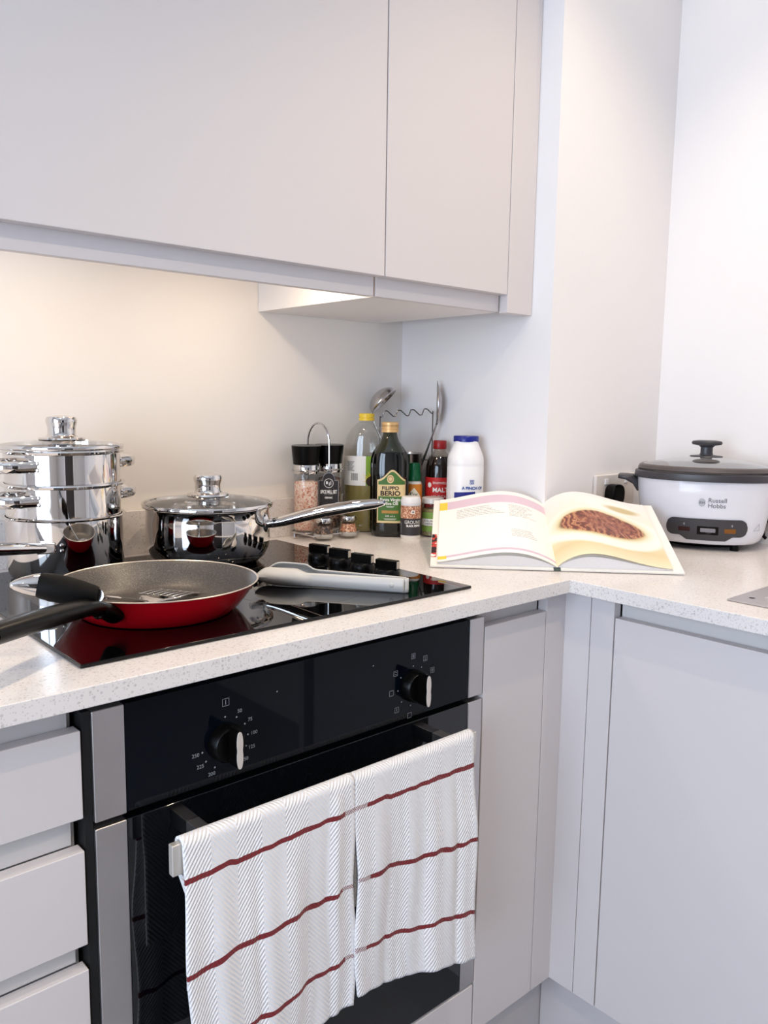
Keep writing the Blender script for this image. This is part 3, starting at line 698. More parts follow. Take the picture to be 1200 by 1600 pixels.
wrap(RL, LA+.07, LB-.07, .0345, .13, LGRN, lb, 'label_green_field', .0010, 40, top=lambda u: arch(u, .1150, .0205))
wrap(RL, LA+.07, LB-.07, .0850, .1090, CREAM, lb, 'label_name_band', .0013, 30)
AC = .10; kx = 1/.036
def ot(s, size, z, m, bold=0.0, sx=1.0, ac=AC, off=.0018): text(s, size, lambda a, b_: (*RL(ac+a*kx, off), z+b_), m, lb, 'CENTER', bold, sx)
DBR = mat('label_dark_brown', rgb(40, 24, 14), .6, noise=.02)
ot('FILIPPO', .0105, .0985, DBR, .00025, .95); ot('BERIO', .0135, .0868, DBR, .0004, 1.05)
ot('Extra Virgin', .0085, .0755, PRINTW, .0002, .95); ot('Olive Oil', .0085, .0675, PRINTW, .0002, .95)
ot('500 ml e', .0055, .0425, PRINTW); 
for z, w_ in ((.0640, .22), (.0622, .18), (.0385, .35), (.0368, .30)): wrap(RL, AC-w_, AC+w_, z, z+.0007, PRINTW, lb, 'print_line', .0016, 10)
wrap(RL, AC-.45, AC+.45, .0500, .0560, mat('label_ribbon_gold', rgb(176, 132, 70), .5, noise=.1), lb, 'label_ribbon', .0015, 16)
b = MB(); b.add([(*RL(AC+.0068*math.cos(2*PI*k/28)*kx, .0013), .1205+.0085*math.sin(2*PI*k/28)) for k in range(28)], [tuple(range(28))]); b.build('label_medallion', CREAM, lb, smooth=0, fix=False)
b = MB(); n_ = 24
for k in range(n_):
    a = 2*PI*k/n_
    for r in (.0046, .0036): b.v.append((*RL(AC+r*math.cos(a)*kx, .0017), .1208+1.2*r*math.sin(a)))
for k in range(n_): j = (k+1) % n_; b.f.append((2*k, 2*j, 2*j+1, 2*k+1))
b.build('medallion_ring', mat('medallion_brown', rgb(150, 86, 44), .6, noise=.05), lb, smooth=0, fix=False)

# small pepper jar
x, y = stand(641, 843.5, .0205)
pj = thing('pepper_jar', 'small ground black pepper shaker jar with white lid', 'jar', (x, y, 0), face(x, y))
OFFW = mat('offwhite_plastic', rgb(232, 226, 220), .4, noise=.01)
MB().lathe([(0, 0), (.0195, 0), (.0202, .002), (.0202, .070), (0, .070)], 40).build('jar_body', OFFW, pj)
MB().lathe([(.0203, .0685), (.0206, .069), (.0206, .079), (.0190, .0845), (.0165, .0865), (0, .0868)], 40).build('lid', WHITEPL, pj)
RP = round_r(.0204)
wrap(RP, -1.6, 1.6, .0085, .0430, mat('label_charcoal', rgb(58, 54, 58), .5, noise=.04), pj, 'label')
pl = wrap(RP, -1.6, 1.6, .0430, .0685, M_granules('label_spice_picture', [(0, rgb(150, 84, 66)), (.5, rgb(196, 134, 104)), (.9, rgb(232, 196, 164))], 420, .0001), pj, 'label'); pl['label'] = 'spice picture band'
wtext('GROUND', .0098, RP, .0325, PRINTW, pj, .25, sx=.82); wtext('BLACK PEPPER', .0056, RP, .0265, PRINTW, pj, .32, bold=.0003, sx=.82)
wrap(RP, .05, .40, .0530, .0600, PRINTW, pj, 'emblem', .0008, 6)
wrap(RP, .14, .31, .0548, .0582, mat('emblem_grey', rgb(130, 120, 116), .5, noise=.02), pj, 'emblem', .0011, 4)
for k in range(4): wrap(RP, -1.25+k*.07, -1.22+k*.07, .012, .034, PRINTG, pj, 'print_line', .0008, 2)

# herb jar
x, y = stand(675, 840, .022)
hj = thing('herb_jar', 'glass herb jar with green label and silver lid beside the cookbook', 'jar', (x, y, 0), face(x, y))
MB().lathe([(0, .001), (.019, .001), (.0215, .004), (.0215, .064), (.0195, .067), (.0195, .070)], 44).build('glass_jar', CLEAR, hj)
MB().lathe([(0, .0025), (.018, .0025), (.0202, .005), (.0202, .058), (0, .058)], 36).build('dried_herbs', M_granules('dried_herbs', [(0, rgb(128, 116, 74)), (.6, rgb(160, 146, 100)), (.95, rgb(190, 180, 140))], 500), hj)
MB().lathe([(0, .0815), (.0212, .0815), (.0228, .080), (.0228, .0705), (.0218, .0695), (0, .0695)], 44).build('lid', mat('silver_white_lid', rgb(216, 212, 210), .35, metal=.2, noise=.02), hj)
RH = round_r(.0218)
wrap(RH, -1.5, 1.5, .0120, .0520, mat('herb_label_green', rgb(124, 156, 74), .5, noise=.06), hj, 'label')
wrap(RH, -1.5, 1.5, .0245, .0385, PRINTW, hj, 'label_band', .0009)
wtext('ITALIAN', .0062, RH, .0325, PRINTK, hj, -.30, .0013); wtext('HERBS', .0062, RH, .0262, PRINTK, hj, -.26, .0013)

# green-capped sauce bottle
x, y = stand(645.5, 834.5, .0165)
gb = thing('sauce_bottle', 'slim sauce bottle with tall green cap and orange diamond label', 'bottle', (x, y, 0), face(x, y))
MB().lathe([(0, 0), (.0155, 0), (.0163, .002), (.0163, .105), (.0150, .110), (.0120, .113), (0, .113)], 40).build('bottle_body', OFFW, gb)
GC = mat('deep_green_plastic', rgb(6, 92, 52), .28, noise=.03)
MB().lathe([(.0150, .1125), (.0152, .114), (.0150, .124), (.0128, .1275), (.0122, .146), (.0115, .1495), (0, .150)], 36).build('cap', GC, gb)
RG = round_r(.0165)
ob = wrap(RG, -1.5, 1.5, .030, .106, mat('label_orange', rgb(212, 132, 48), .5, noise=.08), gb, 'label')
def diam(s, m, name, off):
    b = MB(); n = 10
    b.grid(lambda u, v: ((*RG((u-.5)*2*s/.0165*(1-abs(2*v-1)), off), .078+s*1.25*(2*v-1))), n, 8, uv=False); b.build(name, m, ob, smooth=0, fix=False)
diam(.0182, PRINTK, 'label_diamond_edge', .0004); diam(.0166, mat('label_pale', rgb(240, 232, 212), .5, noise=.02), 'label_diamond', .0008)
wtext('Cor', .010, RG, .0815, PRINTK, ob, 0, .0012)

# malt vinegar
x, y = stand(684, 834, .029)
vb = thing('vinegar_bottle', 'dark malt vinegar bottle with red cap and red label', 'bottle', (x, y, 0), face(x, y))
DKV = mat('dark_vinegar', rgb(20, 9, 6), .06, spec=.6, coat=.3, noise=.1)
MB().lathe([(0, .001), (.026, .001), (.029, .005), (.029, .130), (.0283, .142), (.0255, .153), (.0210, .163)], 48).build('bottle_body', DKV, vb)
MB().lathe([(.0210, .163), (.0165, .170), (.0125, .175), (.0118, .181)], 40).build('bottle_neck', thin_glass('pale_neck', (.75, .70, .64, 1), .06), vb)
MB().lathe([(0, .1615), (.0200, .1615), (.0205, .163), (0, .1632)], 32).build('vinegar_surface', DKV, vb)
RC = mat('dark_red_cap', rgb(150, 22, 24), .35, noise=.03)
cb = MB(); n_ = 60
for r, z in ((.0118, .1785), (.0138, .1788), (.0142, .180), (.0140, .1950), (.0130, .1968), (.0001, .1970)):
    for i in range(n_): rr_ = r+(.0003 if (i % 2 and r > .0135) else 0); cb.v.append((rr_*math.cos(2*PI*i/n_), rr_*math.sin(2*PI*i/n_), z))
for k in range(5):
    for i in range(n_): j = (i+1) % n_; cb.f.append((k*n_+i, k*n_+j, (k+1)*n_+j, (k+1)*n_+i))
cb.build('cap', RC, vb)
RV = round_r(.0292)
vl = wrap(RV, -1.5, 1.5, .040, .1195, mat('label_red', rgb(188, 34, 34), .5, noise=.05), vb, 'label')
wtext('BRAMWELLS', .0068, RV, .1060, PRINTW, vl, .10, sx=.85); wtext('MALT', .0135, RV, .0890, PRINTW, vl, .12, bold=.0003); wtext('VINEGAR', .009, RV, .0760, PRINTW, vl, .10)
b = MB(); b.add([(*RV(-.72+.0048*math.cos(2*PI*k/20)/.029, .0009), .1035+.0055*math.sin(2*PI*k/20)) for k in range(20)], [tuple(range(20))]); b.build('emblem', PRINTW, vl, smooth=0, fix=False)

# white salt bottle
x, y = stand(724, 845, .0375)
sb = thing('salt_bottle', 'white plastic bottle with blue cap behind the cookbook', 'bottle', (x, y, 0), face(x, y))
MB().lathe([(0, 0), (.034, 0), (.0370, .003), (.0375, .008), (.0375, .148), (.0368, .150), (.0372, .152), (.0370, .164), (.0350, .172), (.0265, .192), (.0245, .1965), (.0245, .200), (0, .200)], 64, sq=2.4).build('bottle_body', WHITEPL, sb)
MB().lathe([(.0250, .1985), (.0258, .199), (.0258, .2085), (.0245, .2105), (0, .2108)], 48).build('cap', mat('royal_blue_plastic', rgb(18, 32, 130), .3, noise=.03), sb)
RS = round_r(.0375, 2.4)
BLU = mat('blue_print', rgb(40, 78, 160), .5, noise=.02)
wtext('A PINCH OF', .0078, RS, .1045, BLU, sb, .42, .0008, bold=.0003)
wrap(RS, -.55, .55, .070, .1000, mat('navy_label', rgb(24, 34, 130), .5, noise=.02), sb, 'label', .0007, 14, top=lambda u: .0990+.0022*(u-.5))
for i in (-1, 1):
    for j in (-1, 1):
        b = MB(); n_ = 14
        for k in range(n_):
            a = 2*PI*k/n_
            for r in (.0022, .0012): b.v.append((*RS(.36+(i*.0021+r*math.cos(a))/.0375, .0008), .1195+j*.0024+r*math.sin(a)))
        for k in range(n_): q = (k+1) % n_; b.f.append((2*k, 2*q, 2*q+1, 2*k+1))
        b.build('emblem_petal', BLU, sb, smooth=0, fix=False)

# ------------------------------------------------------------------ utensil holder, ladle, spoon
ux, uy = .1560, .5550
uh = thing('utensil_holder', 'steel utensil pot with wavy wire hanging frame in the corner', 'utensil holder', (ux, uy, 0), math.atan2(-.093, .075))
MB().lathe([(0, .001), (.036, .001), (.0375, .003), (.0375, .1645), (.0385, .166), (.0368, .1665), (.0362, .1640), (.0362, .004), (0, .003)], 56).build('pot', SATIN, uh)
wx = .0580
zl_, zr_ = .246, .254
wave = []
for k in range(49):
    t = k/48; ph = (t*4) % 1; z = zl_+(zr_-zl_)*t
    h_ = 0 if ph < .22 else (.0125*min(1, (ph-.22)/.06) if ph < .55 else .0125*(1-(ph-.55)/.45))
    wave.append((-wx+2*wx*t, .004*math.sin(PI*t), z-.003+h_))
wf_ = MB().tube([(-wx, 0, .150)]+[(-wx, 0, .245)]+wave+[(wx, 0, .258), (wx, 0, .150)], .0013, 8); wf_.build('wire_frame', DWIRE, uh)
MB().tube([(-wx, 0, .152), (-.0378, .0, .152)], .0013, 8).build('wire_foot', DWIRE, uh); MB().tube([(wx, 0, .152), (.0378, 0, .152)], .0013, 8).build('wire_foot', DWIRE, uh)
def pv(u, v, dist):                              # point on a pixel's line of sight at a given range (range comes from the pot it stands in)
    d = _r*((u-600)/FPX)-_u*((v-800)/FPX)+_fw; return CAM+d*dist
rng = (Vector((ux, uy, .2))-CAM).dot(_fw)
def wallx(u, v, x0):                             # the same, where that line of sight reaches the upright plane x = x0
    d = _r*((u-600)/FPX)-_u*((v-800)/FPX)+_fw; return CAM+d*((x0-CX)/d.x)
def rel(o, v): c, s = math.cos(-o.rotation_euler.z), math.sin(-o.rotation_euler.z); q = v-o.location; return Vector((q.x*c-q.y*s, q.x*s+q.y*c, q.z))
ld = thing('ladle', 'steel ladle standing in the utensil pot, bowl tipped sideways', 'ladle', (ux, uy, .004), face(ux, uy))
bc = rel(ld, pv(598, 626, rng-.004)); 
bowl = MB(); br = .036; ax = Vector((.80, -.10, -.80)).normalized(); ex = Vector((0, 1, 0)); ex = (ex-ax*ex.dot(ax)).normalized(); ey = ax.cross(ex)
opening = bc+ax*.004
for k in range(11):
    th = PI/2*k/10; r = br*math.sin(th); d = -br*.72*math.cos(th)
    for i in range(40): a = 2*PI*i/40; q = opening+ax*d+(ex*math.cos(a)+ey*math.sin(a))*max(r, .0002); bowl.v.append(tuple(q))
for k in range(10):
    for i in range(40): j = (i+1) % 40; bowl.f.append((k*40+i, k*40+j, (k+1)*40+j, (k+1)*40+i))
bowl.build('ladle_bowl', SATIN, ld, solid=.0012)
lo = opening-ey*br if (opening-ey*br).z < (opening+ey*br).z else opening+ey*br
end = Vector((.018, .012, .010))
MB().tube([lo+(ax*-.004), lo+Vector((.004, 0, -.020)), lerp(lo, end, .35), lerp(lo, end, .7), end], [.0036, .0030, .0030, .0036, .0040], 10, flat=.7).build('ladle_handle', SATIN, ld)
sn = thing('serving_spoon', 'long steel serving spoon leaning against the wire frame by the pier', 'spoon', (ux, uy, .004), face(ux, uy))
sq_ = [(683, 595), (688.5, 610), (691.5, 625), (690.5, 640), (687, 655), (683.5, 664)]
sl = [(683, 595), (683.2, 610), (683.2, 625), (683, 640), (682.5, 655), (681, 664)]
b = MB(); nn = len(sq_)
wd = [.001, .013, .019, .019, .012, .003]
for k in range(nn):
    A = rel(sn, wallx(*sl[k], .186)); B = rel(sn, wallx(*sq_[k], .190)); mid = (A+B)/2; out = B-A
    for i in range(13):
        t = i/12*PI; q = A+Vector((0, 1, 0))*(-wd[k]*math.cos(t))+out*math.sin(t)*.95; b.v.append(tuple(q))
for k in range(nn-1):
    for i in range(12): b.f.append((k*13+i, k*13+i+1, (k+1)*13+i+1, (k+1)*13+i))
b.build('spoon_bowl', SATIN, sn, solid=.001, smooth=80)
n0 = rel(sn, wallx(682.3, 662, .186)); n1 = rel(sn, wallx(665, 709, .178)); n2 = n1+(n1-n0)*1.5; n2.z = max(n2.z, .006)
n2 = Vector((-.010, .010, .010))
MB().tube([n0, lerp(n0, n1, .5), n1, n2], [.0022, .0022, .0026, .0032], 8).build('spoon_handle', SATIN, sn)

# ------------------------------------------------------------------ spice rack with mills and shakers
m1 = Vector((-.0945, .5805, 0)); m2 = Vector((-.0335, .5830, 0))
s1 = Vector((*stand(506, 847, .0215), 0)); s2 = Vector((*stand(544, 843, .0215), 0))
rc = (m1+m2+s1+s2)/4
rk = thing('spice_rack', 'chrome wire spice caddy with arched handle and hanging card', 'spice rack', (rc.x, rc.y, 0), 0)
def rr_(v): return Vector(v)-rk.location
def circle(c, r, z, n=36): return [rr_((c.x+r*math.cos(2*PI*i/n), c.y+r*math.sin(2*PI*i/n), z)) for i in range(n)]
ZT = .0125
for c in (m1, m2): MB().tube(circle(c, .0285, ZT), .0014, 8, closed=True).build('base_ring', CHROME, rk); MB().tube(circle(c, .0278, .1375), .0014, 8, closed=True).build('holding_ring', CHROME, rk)
MB().tube([rr_((m1.x-.028, m1.y, ZT)), rr_((m1.x-.028, m1.y-.062, ZT)), rr_((m2.x+.03, m2.y-.062, ZT)), rr_((m2.x+.03, m2.y, ZT))], .0014, 8).build('base_wire', CHROME, rk)
for c, dx, dy in ((m1, -.0285, 0), (m1, -.0, -.0285), (m2, .0285, 0), (m2, 0, -.0285)):
    MB().lathe([(0, 0), (.003, .001), (.0042, .0042), (.003, .0075), (.0015, .0120), (0, .0126)], 14).build('ball_foot', CHROME, rk, loc=rr_((c.x+dx, c.y+dy, 0)))
mc = (m1+m2)/2
hp = rel(rk, Vector((mc.x, mc.y, 0)))
dirm = (m2-m1).normalized(); side = Vector((dirm.y, -dirm.x, 0))
hA = Vector((mc.x, mc.y, 0))-dirm*.002+side*-.031; hB = Vector((mc.x, mc.y, 0))+dirm*.004+side*.031
arch_pts = [hA+Vector((0, 0, z)) for z in (ZT, .08, .14, .185)]
mid = (hA+hB)/2; 
for k in range(1, 12):
    a = PI*k/12; arch_pts.append(mid+(hA-mid)*math.cos(a)+Vector((0, 0, .190+.042*math.sin(a))))
arch_pts += [hB+Vector((0, 0, z)) for z in (.185, .165, .1375)]
MB().tube([rr_(q) for q in arch_pts], .0020, 10).build('arched_handle', CHROME, rk)
# hanging card
cface = face(m2.x, m2.y)
cc = Vector((m2.x, m2.y, 0))-away(m2.x, m2.y)*.0335+Vector((math.cos(cface), math.sin(cface), 0))*-.001
def cardp(x_, z_, off=0): return rr_(cc+Vector((math.cos(cface), math.sin(cface), 0))*x_+Vector((math.sin(cface), -math.cos(cface), 0))*off+Vector((0, 0, z_)))
def card_outline(s):
    o_ = [(-.0205*s, .062+(1-s)*.04), (.0205*s, .062+(1-s)*.04), (.0205*s, .1165-(1-s)*.012)]
    o_ += [(.0125*s, .1165-(1-s)*.012)]+[(.0125*s*math.cos(a), .1185-(1-s)*.012+.0145*s*math.sin(a)) for a in [PI*k/14 for k in range(1, 14)]]+[(-.0125*s, .1165-(1-s)*.012), (-.0205*s, .1165-(1-s)*.012)]
    return o_
def card(s, off0, off1, m, name, par):
    o_ = card_outline(s); n = len(o_); b = MB()
    b.add([cardp(a, z, off0) for a, z in o_]+[cardp(a, z, off1) for a, z in o_], [tuple(range(n)), tuple(range(2*n-1, n-1, -1))]+[((i+1) % n, i, n+i, n+(i+1) % n) for i in range(n)])
    return b.build(name, m, par, smooth=0)
CK = mat('card_black', rgb(40, 34, 36), .5, noise=.04)
cd0 = card(1.0, 0, .0008, PRINTG, 'card_tag', rk); cd0['label'] = 'black hanging card with white lettering'
card(.94, .0008, .0011, CK, 'card_face', cd0)
text('SPICE MILL SET', .0098, lambda a, b_: cardp(a, .0900+b_, .0014), PRINTW, cd0, bold=.0003, sx=.52)
text('SALT & PEPPER', .0032, lambda a, b_: cardp(a, .0868+b_, .0014), PRINTG, cd0, sx=.9)
text('CERAMIC', .0048, lambda a, b_: cardp(a, .0795+b_, .0014), PRINTW, cd0, bold=.0002, sx=.8)
b = MB(); n_ = 28
for k in range(n_):
    a = 2*PI*k/n_
    for r in (.0095, .0086): b.v.append(tuple(cardp(r*math.cos(a), .1108+r*math.sin(a), .0014)))
for k in range(n_): j = (k+1) % n_; b.f.append((2*k, 2*j, 2*j+1, 2*k+1))
b.build('card_ring', PRINTW, cd0, smooth=0, fix=False)
b = MB()
for x0, x1, z0, z1 in ((-.0055, -.0020, .109, .1145), (.0003, .0018, .106, .1125), (.0036, .0048, .107, .1150)): b.add([cardp(x0, z0, .0014), cardp(x1, z0, .0014), cardp(x1, z1, .0014), cardp(x0, z1, .0014)], [(0, 1, 2, 3)])
b.build('card_motif', PRINTW, cd0, smooth=0, fix=False)
def mill(c, fill, fh_, lab):
    t = thing('spice_mill', lab, 'spice mill', (c.x, c.y, ZT+.0016), face(c.x, c.y), 'spice mills in the caddy')
    MB().lathe([(0, .001), (.0235, .001), (.0250, .004), (.0250, .112), (.0235, .1155), (.0235, .118)], 40).build('glass_body', CLEAR, t)
    MB().lathe([(0, .003), (.0228, .003), (.0238, .006), (.0238, fh_), (.012, fh_+.004), (0, fh_+.0045)], 36).build('contents', fill, t)
    MB().lathe([(.0236, .1165), (.0255, .117), (.0258, .119), (.0258, .134), (.0245, .136), (0, .136)], 44).build('steel_collar', STEEL, t)
    MB().lathe([(0, .1355), (.0262, .1355), (.0265, .137), (.0297, .170), (.0300, .172), (.0288, .1738), (0, .1742)], 48).build('grinder_cap', BLACK, t)
    MB().lathe([(.0283, .1739), (.0292, .1736), (.0299, .1728)], 48).build('cap_edge', mat('cap_edge_grey', rgb(120, 118, 116), .4, noise=.03), t)
    return t
mill(m1, PINK, .100, 'spice mill filled with pink salt, black cap'); mill(m2, PEPC, .104, 'spice mill of dark peppercorns behind the hanging card')
def shaker(c, fill, lab):
    t = thing('spice_shaker', lab, 'shaker', (c.x, c.y, 0), 0, 'small glass shakers in front of the mills')
    MB().lathe([(0, .001), (.0170, .001), (.0205, .004), (.0215, .010), (.0200, .017), (.0160, .026), (.0145, .033), (.0150, .037)], 36).build('glass_body', CLEAR, t)
    MB().lathe([(0, .0055), (.0165, .0055), (.0185, .009), (.0180, .014), (0, .014)], 30).build('glass_base', mat('frosted_base', rgb(226, 222, 218), .3, trans=.4, noise=.03), t)
    MB().lathe([(0, .0145), (.0178, .0145), (.0148, .0255), (.0136, .0300), (0, .0300)], 30).build('contents', fill, t)
    MB().lathe([(.0152, .036), (.0165, .0365), (.0168, .042), (.0150, .0455), (.008, .047), (0, .0472)], 36).build('lid', STEEL, t)
shaker(s1, PEPC, 'small glass shaker of dark spice in front of the pink salt mill'); shaker(s2, SPICE, 'small glass shaker of pinkish spice below the hanging card')

# ------------------------------------------------------------------ open cookbook, tilted back
FLc = px(672, 886, .0015); FRc = px(1070, 898, .0015)
be = (FRc-FLc); BW = be.length; be.normalize(); bn = Vector((-be.y, be.x, 0)); TH = math.radians(18); BH = .262
bup = bn*math.cos(TH)+Vector((0, 0, math.sin(TH))); bno = be.cross(bup).normalized()
bk = thing('cookbook', 'open hardback cookbook propped up, pasta photograph on its right page', 'book', ((FLc+FRc)/2)+Vector((0, 0, .0)), 0)
def bp(s, t, h): return (FLc+be*s+bup*t+bno*h)-bk.location
MIDS = BW*.505
PAPER = mat('book_cover_white', rgb(240, 236, 230), .5, noise=.01)
EDGE = mat('page_edges', rgb(226, 222, 222), .8, noise=.06, nscale=300)
for a, c_ in ((0, MIDS-.006), (MIDS+.006, BW)):
    b = MB(); b.add([bp(s, t, h) for h in (0, .0028) for t in (0, BH) for s in (a, c_)], [(0, 2, 3, 1), (4, 5, 7, 6), (0, 1, 5, 4), (2, 6, 7, 3), (0, 4, 6, 2), (1, 3, 7, 5)]); b.build('cover', PAPER, bk)
b = MB(); b.grid(lambda u, v: bp(MIDS-.006+.012*u, BH*v, .0010-.0006*math.sin(PI*u)), 8, 1, uv=False); b.build('spine', mat('spine_grey_green', rgb(70, 84, 78), .5, noise=.1), bk, solid=.0016)
LT, RT = .0250, .0215                              # page block heights
def prof_l(q): return .0035+.0285*math.sin(PI*q**1.55)**.85*(1-.25*q)+.0035*(1-q)   # q 0 at the fore edge .. 1 at the gutter
def prof_r(q): return .0035+.0300*math.sin(PI*q**2.0)**.80*(1-.15*q)+.0030*(1-q)
M0, M1 = .012, BW-.018
T0, T1 = .006, BH-.006
def M_left():
    n = N('printed_recipe_page'); u, v, _ = n.sep('UV')
    c = rgb(247, 243, 238)
    c = n.mix(n.band(v, .80, .935), c, rgb(222, 196, 210))
    c = n.mix(n.band(v, .045, .075), c, rgb(214, 190, 206))
    yl = n.op('MULTIPLY', n.op('LESS_THAN', u, .075), n.op('MAXIMUM', n.band(v, .80, .935), n.band(v, .030, .075)))
    c = n.mix(yl, c, rgb(246, 206, 70))
    def para(u0, u1, v0, v1, nl, seedu):
        ln = n.op('GREATER_THAN', n.op('FRACT', n.op('MULTIPLY', n.op('SUBTRACT', v, v0), nl/(v1-v0))), .52)
        k = n.op('FLOOR', n.op('MULTIPLY', n.op('SUBTRACT', v, v0), nl/(v1-v0)))
        rag = n.op('MULTIPLY', n.op('ABSOLUTE', n.op('SINE', n.op('MULTIPLY', k, 2.7+seedu))), .30*(u1-u0))
        wordgap = n.op('GREATER_THAN', n.noise(95, 0), .40)
        return n.op('MULTIPLY', n.op('MULTIPLY', n.op('MULTIPLY', n.band(v, v0, v1), ln), wordgap), n.op('MULTIPLY', n.op('GREATER_THAN', u, u0), n.op('LESS_THAN', n.op('ADD', u, rag), u1)))
    for a in ((.16, .60, .60, .76, 6, .1), (.64, .88, .56, .76, 9, 1.3), (.64, .86, .24, .36, 5, .6)): c = n.mix(n.op('MULTIPLY', para(*a), .55), c, rgb(120, 116, 112))
    return n.done(c, .45)
def M_right():
    n = N('printed_pasta_photo'); u, v, _ = n.sep('UV')
    nz = n.op('MULTIPLY', n.op('SUBTRACT', n.noise(5, 3), .5), .10)
    def ellipse(cu, cv, ru, rv, wob=1.0, tilt=0.0):
        du = n.op('DIVIDE', n.op('SUBTRACT', u, cu), ru); dv = n.op('DIVIDE', n.op('SUBTRACT', n.op('ADD', v, n.op('MULTIPLY', n.op('SUBTRACT', u, cu), tilt)), cv), rv)
        d = n.op('SQRT', n.op('ADD', n.op('MULTIPLY', du, du), n.op('MULTIPLY', dv, dv)))
        return n.op('ADD', d, n.op('MULTIPLY', nz, wob))
    def m(d, e=.06): 
        r = n.t.nodes.new('ShaderNodeMapRange'); r.inputs['From Min'].default_value = 1+e; r.inputs['From Max'].default_value = 1-e; n.t.links.new(d, r.inputs['Value']); return r.outputs['Result']
    bg = n.ramp(v, [(0, rgb(238, 224, 190)), (.18, rgb(222, 202, 156)), (.42, rgb(240, 228, 202)), (.75, rgb(246, 232, 220)), (1, rgb(248, 236, 232))])
    c = n.mix(m(ellipse(.62, .84, .28, .10, .6, .05), .25), bg, rgb(252, 246, 236))
    c = n.mix(m(ellipse(.74, .82, .16, .05, .6, .05), .3), c, rgb(206, 186, 140))
    c = n.mix(m(ellipse(.50, .46, .56, .30, .2, .02), .05), c, rgb(250, 242, 230))
    c = n.mix(m(ellipse(.48, .50, .44, .22, .3, .02), .14), c, rgb(226, 210, 166))
    c = n.mix(m(ellipse(.48, .49, .40, .19, .4, .02), .08), c, rgb(202, 176, 120))
    wv = n.t.nodes.new('ShaderNodeTexWave'); wv.wave_type = 'BANDS'; wv.inputs['Scale'].default_value = 4.2; wv.inputs['Distortion'].default_value = 13; wv.inputs['Detail'].default_value = 3; wv.inputs['Detail Scale'].default_value = 1.6
    n.t.links.new(n.tc.outputs['UV'], wv.inputs['Vector'])
    pasta = n.ramp(wv.outputs['Fac'], [(0, rgb(88, 38, 28)), (.35, rgb(140, 70, 52)), (.66, rgb(176, 104, 74)), (.90, rgb(222, 172, 122)), (1, rgb(150, 84, 60))])
    meat = n.ramp(n.noise(16, 4), [(.25, rgb(70, 28, 22)), (.5, rgb(138, 74, 58)), (.7, rgb(196, 132, 104))])
    food = n.mix(m(ellipse(.54, .53, .26, .16, 2.5), .2), n.mix(.12, pasta, meat), n.mix(.7, pasta, meat))
    c = n.mix(m(ellipse(.48, .50, .385, .185, 2.2, .02), .04), c, food)
    return n.done(c, .4)
def page_block(left):
    f = prof_l if left else prof_r
    s_of = (lambda q: M0+(MIDS-M0)*q) if left else (lambda q: M1+(MIDS-M1)*q)
    nm = 28
    top = MB(); top.grid(lambda a, v: bp(s_of(a if left else 1-a), T0+(T1-T0)*v, f(a if left else 1-a)), nm, 2)
    o = top.build('open_page', M_left() if left else M_right(), bk, smooth=60, fix=False)
    o['label'] = 'left page with lavender band and recipe text' if left else 'right page with pasta photograph'
    e = MB()
    # block of leaves below: front face, back face, fore edge, and three loose sheets slightly fanned
    for tt in (T0+.0008, T1-.0008):
        k = len(e.v)
        for i in range(nm+1):
            q = i/nm; e.v.append(tuple(bp(s_of(q), tt, .0029))); e.v.append(tuple(bp(s_of(q), tt, max(.0030, f(q)*.80))))
        for i in range(nm): e.f.append((k+2*i, k+2*i+2, k+2*i+3, k+2*i+1))
    k = len(e.v)
    e.v += [tuple(bp(s_of(0), T0, .0029)), tuple(bp(s_of(0), T1, .0029)), tuple(bp(s_of(0), T1, f(0)*.80)), tuple(bp(s_of(0), T0, f(0)*.80))]; e.f.append((k, k+1, k+2, k+3))
    e.build('page_block', EDGE, bk, smooth=0)
    for j, kk in enumerate((.80, .90)):
        sh = MB(); sh.grid(lambda a, v: bp(s_of(a), T0-.0006*j+(T1-T0)*v, .0003+f(a)*kk-.0004), nm, 1, uv=False); sh.build('page_leaf', PAPER, bk, smooth=60)
page_block(True); page_block(False)
fl = MB(); fl.add([bp(s, t, .0032) for s, t in ((.0005, .03), (.0095, .03), (.0095, .115), (.0005, .115))], [(0, 1, 2, 3)])
nfl = N('jacket_flap_picture'); vv_ = nfl.noise(60, 1, 'Object'); fo_ = fl.build('jacket_flap', nfl.done(nfl.ramp(vv_, [(.40, rgb(40, 10, 10)), (.5, rgb(196, 60, 50)), (.62, rgb(244, 236, 228))], 'CONSTANT'), .4), bk, smooth=0); fo_['label'] = 'red and black printed jacket flap'
bs_ = thing('book_stand', 'low wire stand hidden under the raised back of the cookbook', 'book stand', bk.location, 0)
tb_ = .20
for s in (BW*.2, BW*.8):
    a_ = bp(s, tb_, -.0022); g_ = Vector((a_.x+bn.x*.03, a_.y+bn.y*.03, -bk.location.z+.0018)); f_ = Vector((a_.x-bn.x*.10, a_.y-bn.y*.10, -bk.location.z+.0018))
    MB().tube([f_, g_, a_], .0016, 8).build('stand_leg', DWIRE, bs_)
MB().tube([bp(BW*.2, tb_, -.0022), bp(BW*.8, tb_, -.0022)], .0016, 8).build('stand_bar', DWIRE, bs_)

